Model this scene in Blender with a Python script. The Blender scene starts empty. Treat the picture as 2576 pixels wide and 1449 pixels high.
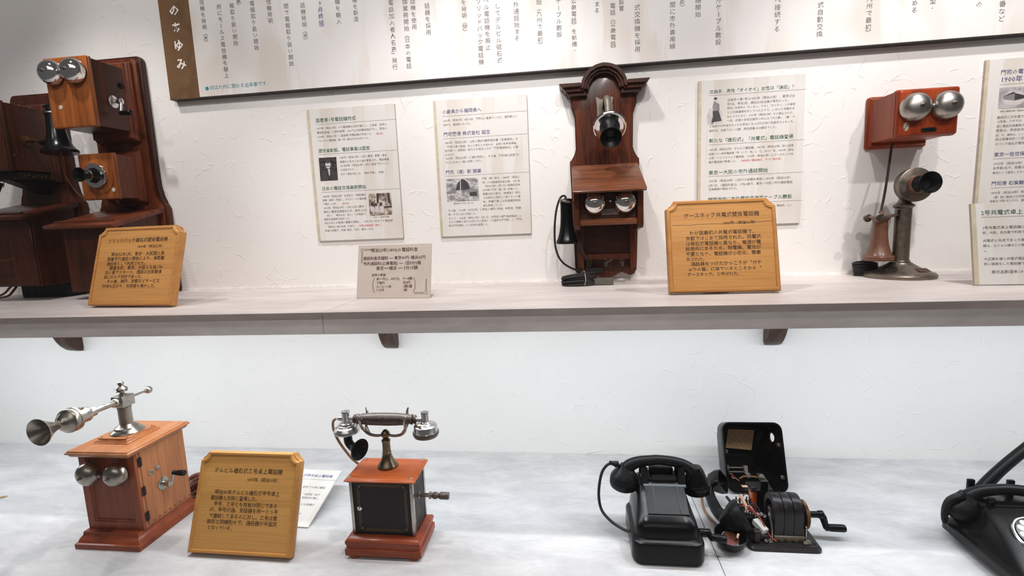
import bpy, bmesh, math, json, random
from mathutils import Vector, Matrix
import numpy as np
random.seed(7)
S = bpy.context.scene
COL = S.collection
R = math.radians

# ---------------------------------------------------------------- camera
SH = 0.5553            # height of the shelf top above the counter
cam = bpy.data.cameras.new('camera'); cam.sensor_width = 36.0; cam.lens = 1242.05 / 2576 * 36.0
cam.clip_start = 0.02; cam.clip_end = 100
co = bpy.data.objects.new('camera', cam); COL.objects.link(co)
def cam_axes(yaw, pitch, roll):
    cy, sy, cp, sp = math.cos(yaw), math.sin(yaw), math.cos(pitch), math.sin(pitch)
    f = Vector((sy * cp, cy * cp, -sp)); r = Vector((cy, -sy, 0)); u = r.cross(f)
    cr, sr = math.cos(roll), math.sin(roll)
    return cr * r + sr * u, -sr * r + cr * u, f
_r, _u, _f = cam_axes(-.125667, .134279, -.0401789)
co.matrix_world = Matrix(((_r.x, _u.x, -_f.x, 0.0), (_r.y, _u.y, -_f.y, -1.5), (_r.z, _u.z, -_f.z, .742), (0, 0, 0, 1)))
S.camera = co

# ---------------------------------------------------------------- light and exposure
S.view_settings.view_transform = 'Standard'; S.view_settings.look = 'None'
S.view_settings.gamma = 1.0; S.view_settings.use_curve_mapping = False
S.view_settings.exposure = 0.0
w = bpy.data.worlds.new('world'); S.world = w; w.use_nodes = True
w.node_tree.nodes['Background'].inputs[0].default_value = (.95, .93, .92, 1)
w.node_tree.nodes['Background'].inputs[1].default_value = .10
def lamp(kind, name, loc, target, energy, color, **kw):
    l = bpy.data.lights.new(name, kind); l.energy = energy; l.color = color
    for k, v in kw.items(): setattr(l, k, v)
    o = bpy.data.objects.new(name, l); COL.objects.link(o); o.location = loc
    o.rotation_euler = (Vector(target) - Vector(loc)).to_track_quat('-Z', 'Y').to_euler()
    return o
# ceiling spotlights in front of the case, aimed at the upper wall
for x, e, z in ((-1.75, 16, 1.2), (-.78, 44, 1.25), (-.08, 46, 1.25), (.44, 46, 1.40), (1.32, 54, 1.17)):
    lamp('SPOT', 'wall_spotlight', (x, -1.62, 2.15), (x, 0, z), e, (1, .962, .940), spot_size=R(57), spot_blend=.45, shadow_soft_size=.03)
# small downlights in the top of the case, over the front edge of the shelf
for x, e in ((-1.45, 32), (-.25, 45), (.95, 44)):
    lamp('SPOT', 'case_downlight', (x, -.60, 1.98), (x, -.56, 0), e, (1, .95, .93), spot_size=R(95), spot_blend=.5, shadow_soft_size=.03)
# cool strip light fixed under the shelf
o = lamp('AREA', 'shelf_strip_light', (-.35, -.405, .498), (-.35, -.28, .0), 15.8, (.87, .95, 1.0), shape='RECTANGLE', size=4.1, size_y=.03)
# soft fill added before the case, standing in for the room's ambient light
lamp('AREA', 'room_fill_light', (-.3, -3.2, 2.7), (-.3, 0, .5), 22, (1, .96, .93), shape='RECTANGLE', size=3.2, size_y=1.2)
S.cycles.max_bounces = 8; S.cycles.transparent_max_bounces = 8

# ---------------------------------------------------------------- materials
def lin(c):
    return tuple(((v / 255) / 12.92 if v <= 10 else (((v / 255) + .055) / 1.055) ** 2.4) for v in c) + (1,)
MATS = {}
def nodes(name):
    m = bpy.data.materials.new(name); m.use_nodes = True
    nt = m.node_tree; b = nt.nodes['Principled BSDF']
    return m, nt, b
def N(nt, t, **kw):
    n = nt.nodes.new(t)
    for k, v in kw.items():
        if k in n.inputs: n.inputs[k].default_value = v
        else: setattr(n, k, v)
    return n
def ramp(nt, stops):
    r = nt.nodes.new('ShaderNodeValToRGB'); e = r.color_ramp.elements
    while len(e) < len(stops): e.new(.5)
    for k, (p, c) in zip(e, stops): k.position = p; k.color = c
    return r
def coords(nt, scale, rot=(0, 0, 0), kind='Object'):
    t = nt.nodes.new('ShaderNodeTexCoord'); m = nt.nodes.new('ShaderNodeMapping')
    m.inputs['Scale'].default_value = scale; m.inputs['Rotation'].default_value = rot
    nt.links.new(t.outputs[kind], m.inputs['Vector']); return m
def plain(name, c, rough=.5, metal=0, coat=0, var=.12, vs=60, bump=0, spec=.5):
    """one colour with a slight procedural mottling in tone and gloss"""
    m, nt, b = nodes(name)
    mp = coords(nt, (vs, vs, vs)); n = N(nt, 'ShaderNodeTexNoise', Scale=1.0, Detail=4.0)
    nt.links.new(mp.outputs[0], n.inputs['Vector'])
    c0 = lin(c); d = tuple(v * (1 - var) for v in c0[:3]) + (1,); l = tuple(min(1, v * (1 + var)) for v in c0[:3]) + (1,)
    r = ramp(nt, [(.3, d), (.7, l)]); nt.links.new(n.outputs['Fac'], r.inputs[0]); nt.links.new(r.outputs[0], b.inputs['Base Color'])
    mr = N(nt, 'ShaderNodeMapRange'); mr.inputs[1].default_value = .3; mr.inputs[2].default_value = .7
    mr.inputs[3].default_value = rough * .85; mr.inputs[4].default_value = min(1, rough * 1.2)
    nt.links.new(n.outputs['Fac'], mr.inputs[0]); nt.links.new(mr.outputs[0], b.inputs['Roughness'])
    b.inputs['Metallic'].default_value = metal; b.inputs['Specular IOR Level'].default_value = spec; b.inputs['Coat Weight'].default_value = coat; b.inputs['Coat Roughness'].default_value = .12
    if bump:
        bp = N(nt, 'ShaderNodeBump', Strength=bump, Distance=.001); nt.links.new(n.outputs['Fac'], bp.inputs['Height']); nt.links.new(bp.outputs[0], b.inputs['Normal'])
    return m
def wood(name, dark, light, axis='z', rough=.35, coat=.3, s=1.0, fine=.35):
    m, nt, b = nodes(name)
    a = 'xyz'.index(axis)
    sc = [26 * s] * 3; sc[a] = 2.2 * s
    mp = coords(nt, sc); n = N(nt, 'ShaderNodeTexNoise', Scale=1.0, Detail=5.0, Distortion=.9)
    nt.links.new(mp.outputs[0], n.inputs['Vector'])
    r = ramp(nt, [(.30, lin(dark)), (.5, tuple((p + q) / 2 for p, q in zip(lin(dark), lin(light)))), (.68, lin(light))])
    nt.links.new(n.outputs['Fac'], r.inputs[0])
    sf = [420 * s] * 3; sf[a] = 14 * s
    m2 = coords(nt, sf); n2 = N(nt, 'ShaderNodeTexNoise', Scale=1.0, Detail=2.0); nt.links.new(m2.outputs[0], n2.inputs['Vector'])
    r2 = ramp(nt, [(.35, (1 - fine, 1 - fine, 1 - fine, 1)), (.55, (1, 1, 1, 1))]); nt.links.new(n2.outputs['Fac'], r2.inputs[0])
    mx = N(nt, 'ShaderNodeMix', data_type='RGBA', blend_type='MULTIPLY'); mx.inputs[0].default_value = 1
    nt.links.new(r.outputs[0], mx.inputs[6]); nt.links.new(r2.outputs[0], mx.inputs[7]); nt.links.new(mx.outputs[2], b.inputs['Base Color'])
    b.inputs['Roughness'].default_value = rough; b.inputs['Coat Weight'].default_value = coat * .3; b.inputs['Coat Roughness'].default_value = .15; b.inputs['Specular IOR Level'].default_value = .22
    bp = N(nt, 'ShaderNodeBump', Strength=.12, Distance=.0006); nt.links.new(n2.outputs['Fac'], bp.inputs['Height']); nt.links.new(bp.outputs[0], b.inputs['Normal'])
    return m
def laminate(name, c1, c2, rot, sc, rough=.45):
    """streaky stone-look laminate"""
    m, nt, b = nodes(name)
    mp = coords(nt, sc, rot); n = N(nt, 'ShaderNodeTexNoise', Scale=1.0, Detail=7.0, Roughness=.62, Distortion=.5)
    nt.links.new(mp.outputs[0], n.inputs['Vector'])
    r = ramp(nt, [(.32, lin(c1)), (.66, lin(c2))]); nt.links.new(n.outputs['Fac'], r.inputs[0])
    m2 = coords(nt, tuple(v * 7 for v in sc), rot); n2 = N(nt, 'ShaderNodeTexNoise', Scale=1.0, Detail=4.0); nt.links.new(m2.outputs[0], n2.inputs['Vector'])
    r2 = ramp(nt, [(.36, (.93, .93, .935, 1)), (.6, (1, 1, 1, 1))]); nt.links.new(n2.outputs['Fac'], r2.inputs[0])
    mx = N(nt, 'ShaderNodeMix', data_type='RGBA', blend_type='MULTIPLY'); mx.inputs[0].default_value = 1
    nt.links.new(r.outputs[0], mx.inputs[6]); nt.links.new(r2.outputs[0], mx.inputs[7]); nt.links.new(mx.outputs[2], b.inputs['Base Color'])
    b.inputs['Roughness'].default_value = rough
    return m
def plaster(name):
    """off-white plaster wallpaper: thin curved trowel ridges in low relief"""
    m, nt, b = nodes(name)
    hs = []
    for k, (sc, rot, kind, d0, th) in enumerate((((7, 7, 8), .3, 'F1', .40, .0085), ((10, 10, 9), 1.2, 'F1', .34, .010), ((9, 9, 11), 2.1, 'DISTANCE_TO_EDGE', 0, .009))):
        mp = coords(nt, sc, (0, rot, 0))
        nz = N(nt, 'ShaderNodeTexNoise', Scale=1.6, Detail=2.0); nt.links.new(mp.outputs[0], nz.inputs['Vector'])
        add = N(nt, 'ShaderNodeMix', data_type='RGBA', blend_type='ADD'); add.inputs[0].default_value = .55
        nt.links.new(mp.outputs[0], add.inputs[6]); nt.links.new(nz.outputs['Color'], add.inputs[7])
        v = N(nt, 'ShaderNodeTexVoronoi', feature=kind, Scale=1.0); nt.links.new(add.outputs[2], v.inputs['Vector'])
        df = N(nt, 'ShaderNodeMath', operation='SUBTRACT'); nt.links.new(v.outputs['Distance'], df.inputs[0]); df.inputs[1].default_value = d0
        ab = N(nt, 'ShaderNodeMath', operation='ABSOLUTE'); nt.links.new(df.outputs[0], ab.inputs[0])
        rr = ramp(nt, [(0, (1, 1, 1, 1)), (th * 2.2, (0, 0, 0, 1))]); nt.links.new(ab.outputs[0], rr.inputs[0])
        mk = N(nt, 'ShaderNodeTexNoise', Scale=2.1 + k * .5, Detail=1.0); nt.links.new(mp.outputs[0], mk.inputs['Vector'])
        rm = ramp(nt, [(.53, (0, 0, 0, 1)), (.66, (1, 1, 1, 1))]); nt.links.new(mk.outputs['Fac'], rm.inputs[0])
        mu = N(nt, 'ShaderNodeMath', operation='MULTIPLY'); nt.links.new(rr.outputs[0], mu.inputs[0]); nt.links.new(rm.outputs[0], mu.inputs[1])
        hs.append(mu)
    a = N(nt, 'ShaderNodeMath', operation='MAXIMUM'); nt.links.new(hs[0].outputs[0], a.inputs[0]); nt.links.new(hs[1].outputs[0], a.inputs[1])
    a2 = N(nt, 'ShaderNodeMath', operation='MAXIMUM'); nt.links.new(a.outputs[0], a2.inputs[0]); nt.links.new(hs[2].outputs[0], a2.inputs[1])
    bp = N(nt, 'ShaderNodeBump', Strength=.5, Distance=.0019); nt.links.new(a2.outputs[0], bp.inputs['Height']); nt.links.new(bp.outputs[0], b.inputs['Normal'])
    mp = coords(nt, (2, 2, 2)); n = N(nt, 'ShaderNodeTexNoise', Scale=1.0, Detail=3.0); nt.links.new(mp.outputs[0], n.inputs['Vector'])
    r = ramp(nt, [(.35, lin((228, 225, 222))), (.7, lin((234, 231, 228)))]); nt.links.new(n.outputs['Fac'], r.inputs[0]); nt.links.new(r.outputs[0], b.inputs['Base Color'])
    b.inputs['Roughness'].default_value = .6
    return m
def printed(name, base, smear, sc=(38, 38, 3.0), lo=.5, hi=.6):
    """printed board face: pale ground with faint upright brush smears"""
    m, nt, b = nodes(name)
    mp = coords(nt, sc); n = N(nt, 'ShaderNodeTexNoise', Scale=1.0, Detail=5.0, Distortion=.7); nt.links.new(mp.outputs[0], n.inputs['Vector'])
    m2 = coords(nt, (9, 9, 5)); n2 = N(nt, 'ShaderNodeTexNoise', Scale=1.0, Detail=1.0); nt.links.new(m2.outputs[0], n2.inputs['Vector'])
    r = ramp(nt, [(lo, (0, 0, 0, 1)), (hi, (1, 1, 1, 1))]); nt.links.new(n.outputs['Fac'], r.inputs[0])
    r2 = ramp(nt, [(.40, (0, 0, 0, 1)), (.62, (1, 1, 1, 1))]); nt.links.new(n2.outputs['Fac'], r2.inputs[0])
    mu = N(nt, 'ShaderNodeMath', operation='MULTIPLY'); nt.links.new(r.outputs[0], mu.inputs[0]); nt.links.new(r2.outputs[0], mu.inputs[1])
    mx = N(nt, 'ShaderNodeMix', data_type='RGBA'); nt.links.new(mu.outputs[0], mx.inputs[0]); mx.inputs[6].default_value = lin(base); mx.inputs[7].default_value = lin(smear)
    nt.links.new(mx.outputs[2], b.inputs['Base Color']); b.inputs['Roughness'].default_value = .55; b.inputs['Specular IOR Level'].default_value = .25
    return m
def photo(name, seed, dark, light, sc):
    """old black-and-white print: blotchy greys"""
    m, nt, b = nodes(name)
    mp = coords(nt, sc); mp.inputs['Location'].default_value = (seed, seed * 2, seed * 3)
    n = N(nt, 'ShaderNodeTexNoise', Scale=1.0, Detail=6.0, Roughness=.7); nt.links.new(mp.outputs[0], n.inputs['Vector'])
    r = ramp(nt, [(.4, lin(dark)), (.6, lin(light))]); nt.links.new(n.outputs['Fac'], r.inputs[0]); nt.links.new(r.outputs[0], b.inputs['Base Color'])
    b.inputs['Roughness'].default_value = .4
    return m
def pane_glass(name):
    m, nt, b = nodes(name); nt.nodes.remove(b)
    t = nt.nodes.new('ShaderNodeBsdfTransparent'); g = N(nt, 'ShaderNodeBsdfGlossy', Roughness=.0)
    fr = N(nt, 'ShaderNodeFresnel', IOR=1.45); mx = nt.nodes.new('ShaderNodeMixShader')
    ge = nt.nodes.new('ShaderNodeNewGeometry'); iv = N(nt, 'ShaderNodeMath', operation='SUBTRACT'); iv.inputs[0].default_value = 1.0
    nt.links.new(ge.outputs['Backfacing'], iv.inputs[1]); mu = N(nt, 'ShaderNodeMath', operation='MULTIPLY')
    nt.links.new(fr.outputs[0], mu.inputs[0]); nt.links.new(iv.outputs[0], mu.inputs[1])
    nt.links.new(mu.outputs[0], mx.inputs[0]); nt.links.new(t.outputs[0], mx.inputs[1]); nt.links.new(g.outputs[0], mx.inputs[2])
    nt.links.new(mx.outputs[0], nt.nodes['Material Output'].inputs['Surface'])
    return m
def glow(name, c, e):
    m, nt, b = nodes(name); b.inputs['Emission Color'].default_value = c + (1,); b.inputs['Emission Strength'].default_value = e; return m

M = dict(
 plaster=plaster('plaster_wallpaper'),
 counter=laminate('pale_stone_laminate', (178, 177, 178), (206, 204, 204), (0, 0, .45), (6, 15, 15)),
 shelf=laminate('taupe_stone_laminate', (194, 186, 183), (222, 214, 210), (0, .05, .25), (3.0, 12, 12)),
 shelf_edge=laminate('grey_stone_laminate', (150, 138, 133), (172, 160, 154), (0, .3, 0), (4.0, 10, 10)),
 white=plain('white_caulk', (236, 232, 228), .5),
 dark_walnut=wood('dark_walnut_z', (52, 24, 15), (88, 43, 27), 'z', .34, .4),
 dark_walnut_x=wood('dark_walnut_x', (50, 23, 15), (86, 42, 27), 'x', .34, .4),
 walnut=wood('walnut_z', (118, 62, 26), (168, 96, 48), 'z', .33, .4),
 walnut_mid=wood('walnut_mid_z', (84, 38, 20), (122, 62, 36), 'z', .34, .4),
 walnut_x=wood('walnut_x', (84, 40, 24), (128, 68, 44), 'x', .3, .5),
 oak_dark=wood('red_brown_oak_z', (60, 27, 16), (100, 49, 28), 'z', .32, .4, .9, .55),
 oak_sheen_x=wood('red_brown_oak_sheen_x', (88, 48, 30), (132, 80, 52), 'x', .28, .5, .9, .5),  # lighter than the board's oak: the lid's reflected sheen is put into the colour
 oak_deep=wood('deep_oak_x', (48, 23, 14), (74, 38, 25), 'x', .4, .2, .8, .4),
 cherry=wood('cherry_x', (122, 44, 18), (162, 68, 32), 'z', .28, .6, .8, .15),
 cherry_side=wood('cherry_side', (132, 58, 34), (162, 84, 54), 'z', .42, .3, .8, .15),
 orange=wood('orange_oak_y', (160, 98, 58), (184, 120, 76), 'y', .35, .4, .9, .22),
 orange_z=wood('orange_oak_z', (158, 98, 60), (178, 116, 74), 'z', .4, .3, .9, .22),
 red_wood=wood('red_mahogany_x', (118, 54, 30), (150, 74, 44), 'x', .35, .4, .9, .22),
 red_wood_z=wood('red_mahogany_z', (120, 58, 34), (150, 76, 46), 'z', .38, .3, .9, .2),
 teak=wood('red_teak_x', (150, 66, 28), (190, 96, 46), 'x', .34, .2, .9, .22),
 teak_dark=wood('red_teak_base', (116, 48, 24), (150, 68, 36), 'x', .3, .4, .9, .22),
 honey=wood('honey_oak_x', (190, 134, 74), (208, 154, 92), 'x', .42, .25, .55, .14),
 honey_edge=wood('honey_oak_edge', (182, 124, 66), (206, 150, 88), 'x', .3, .5, .7, .16),
 honey2=wood('tan_oak_x', (190, 138, 74), (204, 152, 86), 'x', .45, .2, .5, .12),
 honey2_edge=wood('tan_oak_edge', (178, 122, 62), (202, 146, 80), 'x', .33, .4, .7, .14),
 bracket=wood('bracket_walnut', (58, 40, 32), (84, 62, 52), 'y', .45, .3, .9, .2),
 chrome=plain('chrome', (225, 222, 220), .07, 1, 0, .02),
 nickel=plain('nickel', (168, 162, 154), .28, 1, 0, .12, 90),
 nickel_dull=plain('dull_nickel', (126, 117, 107), .38, 1, 0, .16, 60),
 nickel_soft=plain('brushed_bell_metal', (172, 166, 160), .33, 1, 0, .05, 30),
 pewter=plain('pewter', (156, 149, 139), .30, 1, 0, .22, 40),
 silver=plain('silver_plate', (205, 203, 202), .24, 1, 0, .06, 50),
 steel_paint=plain('grey_bracket_paint', (122, 114, 102), .45, .4, 0, .1, 50),
 iron=plain('dark_iron', (46, 40, 37), .45, .6, 0, .3, 90),
 brass=plain('old_brass', (96, 66, 36), .45, .7, 0, .2, 90),
 bronze=plain('bronze', (120, 106, 84), .32, 1, 0, .2, 60),
 copper=plain('copper_disc', (78, 38, 28), .3, .6, 0, .2, 80),
 bakelite=plain('black_bakelite', (9, 9, 10), .26, 0, .0, .05, 12, 0, .2),
 ebonite=plain('matt_ebonite', (15, 15, 16), .40, 0, .0, .1, 14, 0, .2),
 black_gloss=plain('black_gloss', (10, 10, 11), .22, 0, .0, .05, 12, 0, .3),
 black_inner=plain('black_inside', (8, 8, 9), .45, 0, .0, .1, 40, 0, .15),
 black_tin=plain('black_tinplate', (34, 30, 30), .45, 0, .0, .12, 50, 0, .2),
 enamel=plain('black_enamel', (28, 24, 26), .36, 0, .0, .25, 120, 0, .35),
 brown_bakelite=plain('brown_bakelite', (100, 64, 46), .36, 0, .2, .12, 40),
 brown_dark=plain('dark_brown_grip', (68, 54, 46), .42, 0, .2, .2, 160, .5),
 cord_black=plain('black_braided_cord', (26, 23, 23), .7, 0, 0, .4, 600, .6),
 cord_brown=plain('brown_braided_cord', (112, 66, 50), .8, 0, 0, .3, 500, .6),
 cord_tan=plain('tan_rubber_cord', (138, 100, 74), .55, 0, 0, .15, 200),
 olive=plain('olive_grey_plastic', (92, 86, 76), .5, 0, 0, .08),
 gold=plain('gold_line', (132, 98, 56), .45, .5, 0, .2),
 grey_card=plain('grey_card_strip', (74, 76, 79), .45),
 paper_old=plain('aged_paper', (150, 118, 84), .7, 0, 0, .12, 90),
 paper_cream=plain('cream_paper', (216, 186, 148), .6),
 paper_white=plain('white_paper', (214, 210, 203), .5),
 red_wire=plain('red_wire', (160, 52, 38), .5), blue_wire=plain('blue_wire', (36, 36, 70), .5), pale_wire=plain('pale_pink_tape', (190, 150, 128), .6),
 orange_coil=plain('orange_coil', (176, 76, 28), .4, 0, .3),
 board_dark=plain('black_board_edge', (40, 33, 31), .5),
 band_brown=printed('brown_title_band', (112, 82, 52), (92, 66, 42), (22, 22, 22), .35, .65),
 print_big=printed('timeline_print', (226, 223, 221), (216, 208, 201), (11, 11, 1.8), .47, .53),
 print_small=printed('info_board_print', (218, 215, 211), (209, 202, 194), (30, 30, 3.2), .48, .53),
 board_side=plain('info_board_edge', (186, 172, 160), .6), tan_band=plain('tan_band', (196, 184, 160), .5),
 sign_metal=plain('champagne_metal', (196, 184, 173), .4, .1, 0, .03, 20),
 ink=plain('brown_ink', (48, 28, 20), .6), ink_dark=plain('grey_ink', (92, 82, 80), .6), ink_body=plain('soft_grey_ink', (116, 104, 100), .6), ink_green=plain('green_ink', (52, 92, 74), .6), ink_blue=plain('blue_ink', (62, 74, 130), .6),
 ink_violet=plain('slate_blue_ink', (72, 74, 116), .6), ink_red=plain('red_ink', (206, 84, 84), .6), ink_teal=plain('teal_ink', (38, 132, 150), .6), ink_brown=plain('dark_brown_ink', (88, 52, 46), .6),
 ink_white=plain('white_ink', (238, 232, 226), .5), rule=plain('grey_rule', (150, 142, 136), .6),
 gauze=plain('dark_gauze', (22, 20, 20), .6, .3, 0, .4, 900),
 photo_dark=photo('dark_portrait_print', 3, (30, 26, 28), (74, 68, 66), (160, 160, 160)),
 photo_room=photo('switchroom_print', 9, (66, 52, 46), (206, 192, 178), (75, 75, 48)),
 photo_street=photo('street_print', 5, (120, 116, 116), (205, 203, 202), (40, 40, 70)),
 photo_house=photo('house_print', 12, (150, 144, 146), (186, 180, 182), (40, 40, 40)),
 photo_face=plain('print_pale_grey', (196, 190, 188), .45), photo_ink=plain('print_dark_grey', (62, 58, 60), .45), photo_mid=plain('print_mid_grey', (132, 126, 128), .45),
 bamboo=plain('bamboo', (196, 160, 116), .5, 0, 0, .15, 300),
 rubber=plain('black_rubber', (17, 16, 16), .7),
 glass=pane_glass('clear_pane'), lamp_glow=glow('lamp_glow', (1, .96, .9), 34),
)

# ---------------------------------------------------------------- mesh helpers
WM = {}
class G:
    def __init__(s): s.b = bmesh.new()
    def box(s, x0, x1, y0, y1, z0, z1, bev=0, seg=1):
        vs = [s.b.verts.new((x, y, z)) for x in (x0, x1) for y in (y0, y1) for z in (z0, z1)]
        fs = [s.b.faces.new([vs[i] for i in q]) for q in ((0, 1, 3, 2), (4, 6, 7, 5), (0, 4, 5, 1), (2, 3, 7, 6), (0, 2, 6, 4), (1, 5, 7, 3))]
        if bev: bmesh.ops.bevel(s.b, geom=list({e for f in fs for e in f.edges}), offset=bev, segments=seg, profile=.5, affect='EDGES')
        return s
    def prism(s, poly, axis, lo, hi, bev=0, seg=1):
        def P(p, h): return {'x': (h, p[0], p[1]), 'y': (p[0], h, p[1]), 'z': (p[0], p[1], h)}[axis]
        a = [s.b.verts.new(P(p, lo)) for p in poly]; c = [s.b.verts.new(P(p, hi)) for p in poly]; n = len(poly)
        f0 = s.b.faces.new(a); f1 = s.b.faces.new(c)
        for i in range(n): s.b.faces.new((a[i], a[(i + 1) % n], c[(i + 1) % n], c[i]))
        if bev: bmesh.ops.bevel(s.b, geom=list(f0.edges) + list(f1.edges), offset=bev, segments=seg, profile=.5, affect='EDGES')
        return s
    def lathe(s, prof, o, ax=(0, 0, 1), n=28):
        o = Vector(o); ax = Vector(ax).normalized()
        u = ax.orthogonal().normalized(); v = ax.cross(u)
        prev = None; first = None
        for r, d in prof:
            if r < 1e-6: ring = [s.b.verts.new(o + ax * d)]
            else: ring = [s.b.verts.new(o + ax * d + (u * math.cos(2 * math.pi * k / n) + v * math.sin(2 * math.pi * k / n)) * r) for k in range(n)]
            if prev is not None:
                if len(prev) == 1 and len(ring) > 1:
                    for k in range(n): s.b.faces.new((prev[0], ring[k], ring[(k + 1) % n]))
                elif len(ring) == 1 and len(prev) > 1:
                    for k in range(n): s.b.faces.new((prev[k], prev[(k + 1) % n], ring[0]))
                elif len(ring) > 1:
                    for k in range(n): s.b.faces.new((prev[k], prev[(k + 1) % n], ring[(k + 1) % n], ring[k]))
            else: first = ring
            prev = ring
        if len(first) > 1: s.b.faces.new(first[::-1])
        if len(prev) > 1: s.b.faces.new(prev)
        return s
    def ball(s, c, r, n=16, sq=(1, 1, 1)):
        c = Vector(c); m = Matrix.Translation(c) @ Matrix.Diagonal((*sq, 1))
        bmesh.ops.create_uvsphere(s.b, u_segments=n, v_segments=max(6, n // 2), radius=r, matrix=m); return s
    def tube(s, pts, r, n=8, sub=5, flat=None):
        P = [Vector(p) for p in pts]
        rad = r if isinstance(r, (list, tuple)) else [r] * len(P)
        Q = []; RR = []
        if len(P) == 2 or sub == 1: Q = P; RR = list(rad)
        else:
            E = [P[0] * 2 - P[1]] + P + [P[-1] * 2 - P[-2]]
            for i in range(1, len(E) - 2):
                for k in range(sub):
                    t = k / sub; a, b, c, d = E[i - 1:i + 3]
                    Q.append(.5 * (2 * b + (c - a) * t + (2 * a - 5 * b + 4 * c - d) * t * t + (3 * b - a - 3 * c + d) * t ** 3))
                    RR.append(rad[i - 1] * (1 - t) + rad[i] * t)
            Q.append(P[-1]); RR.append(rad[-1])
        prev = None; nrm = None
        for i, q in enumerate(Q):
            t = (Q[min(i + 1, len(Q) - 1)] - Q[max(i - 1, 0)]).normalized()
            if nrm is None: nrm = Vector(flat).cross(t).normalized() if flat else t.orthogonal().normalized()
            nrm = (nrm - t * nrm.dot(t)).normalized(); bi = t.cross(nrm)
            ring = [s.b.verts.new(q + (nrm * math.cos(2 * math.pi * k / n) + bi * math.sin(2 * math.pi * k / n)) * RR[i]) for k in range(n)]
            if prev:
                for k in range(n): s.b.faces.new((prev[k], prev[(k + 1) % n], ring[(k + 1) % n], ring[k]))
            else: s.b.faces.new(ring[::-1])
            prev = ring
        s.b.faces.new(prev); return s
    def loft(s, levels, n=5, cap=(True, True), xf=None):
        """stack of rounded rectangles: (h, x0, x1, y0, y1, r)"""
        prev = None
        for h, x0, x1, y0, y1, r in levels:
            pts = []
            r = max(r, 1e-5)
            for cx, cy, a0 in ((x1 - r, y1 - r, 0), (x0 + r, y1 - r, 90), (x0 + r, y0 + r, 180), (x1 - r, y0 + r, 270)):
                for k in range(n + 1):
                    a = R(a0 + 90 * k / n); pts.append((cx + r * math.cos(a), cy + r * math.sin(a), h))
            ring = [s.b.verts.new(xf(p) if xf else p) for p in pts]; m = len(ring)
            if prev:
                for k in range(m): s.b.faces.new((prev[k], prev[(k + 1) % m], ring[(k + 1) % m], ring[k]))
            elif cap[0]: s.b.faces.new(ring[::-1])
            prev = ring
        if cap[1]: s.b.faces.new(prev)
        return s
    def step(s, axis, x0, x1, y0, y1, prof, r=.0):
        """moulded slab: rectangle (first two free axes) with (inset, height) profile"""
        xf = {'z': lambda p: p, 'y': lambda p: (p[0], p[2], p[1]), 'x': lambda p: (p[2], p[0], p[1])}[axis]
        n = 4 if r else 1
        return s.loft([(h, x0 + i, x1 - i, y0 + i, y1 - i, max(r - i * .4, .0003)) for i, h in prof], n, xf=xf)
    def quad(s, pts):
        s.b.faces.new([s.b.verts.new(p) for p in pts]); return s

def obj(name, g, mat, parent=None, local=False, flat=False, label=None):
    b = g.b
    bmesh.ops.remove_doubles(b, verts=b.verts, dist=1e-6)
    bmesh.ops.recalc_face_normals(b, faces=b.faces)
    if parent is not None and not local: b.transform(WM[parent.name].inverted())
    me = bpy.data.meshes.new(name)
    if not flat:
        for f in b.faces: f.smooth = True
        for e in b.edges:
            if len(e.link_faces) == 2 and e.calc_face_angle(0) > .62: e.smooth = False
    b.to_mesh(me); b.free()
    me.materials.append(M[mat] if isinstance(mat, str) else mat)
    o = bpy.data.objects.new(name, me); COL.objects.link(o)
    if parent is not None: o.parent = parent; WM[o.name] = WM[parent.name].copy()
    else: WM[o.name] = Matrix.Identity(4)
    if label: o['label'] = label
    return o
def tag(o, label, cat, group=None):
    o['label'] = label; o['category'] = cat
    if group: o['group'] = group
    return o
def thing(name, label, cat, loc, group=None, mat=None):
    o = bpy.data.objects.new(name, None); COL.objects.link(o); o.empty_display_size = .03
    m = mat if mat is not None else Matrix.Translation(loc)
    o.matrix_world = m; WM[o.name] = m.copy()
    return tag(o, label, cat, group)
def struct(o): o['kind'] = 'structure'; return o
def rounded(x0, x1, z0, z1, r, n=4):
    p = []
    for cx, cz, a0 in ((x1 - r, z1 - r, 0), (x0 + r, z1 - r, 90), (x0 + r, z0 + r, 180), (x1 - r, z0 + r, 270)):
        for k in range(n + 1): a = R(a0 + 90 * k / n); p.append((cx + r * math.cos(a), cz + r * math.sin(a)))
    return p
def disc(c, rx, rz, y, n=20):
    return [(c[0] + rx * math.cos(2 * math.pi * k / n), y, c[1] + rz * math.sin(2 * math.pi * k / n)) for k in range(n)]

# ---------------------------------------------------------------- lettering
class Font:
    def __init__(s):
        s.c = bpy.data.curves.new('glyph', 'FONT'); s.c.resolution_u = 1; s.o = bpy.data.objects.new('glyph', s.c); COL.objects.link(s.o); s.cache = {}
        s.bar = s.raw('|', 0)[0][:, 0].max()
    def raw(s, body, off):
        s.c.body = body; s.c.offset = off
        dg = bpy.context.evaluated_depsgraph_get(); dg.update()
        e = s.o.evaluated_get(dg); m = e.to_mesh()
        v = np.empty(len(m.vertices) * 3); m.vertices.foreach_get('co', v); f = [tuple(p.vertices) for p in m.polygons]
        e.to_mesh_clear(); return v.reshape(-1, 3)[:, :2], f
    def get(s, ch, off):
        k = (ch, off)
        if k not in s.cache:
            if ch in ' 　': s.cache[k] = (np.zeros((0, 2)), [], .33 if ch == ' ' else 1.0)
            else:
                v, f = s.raw(ch, off); w, _ = s.raw(ch + '|', 0); s.cache[k] = (v, f, float(w[:, 0].max() - s.bar))
        return s.cache[k]
    def done(s): bpy.data.objects.remove(s.o); bpy.data.curves.remove(s.c)
FT = Font()
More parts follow.
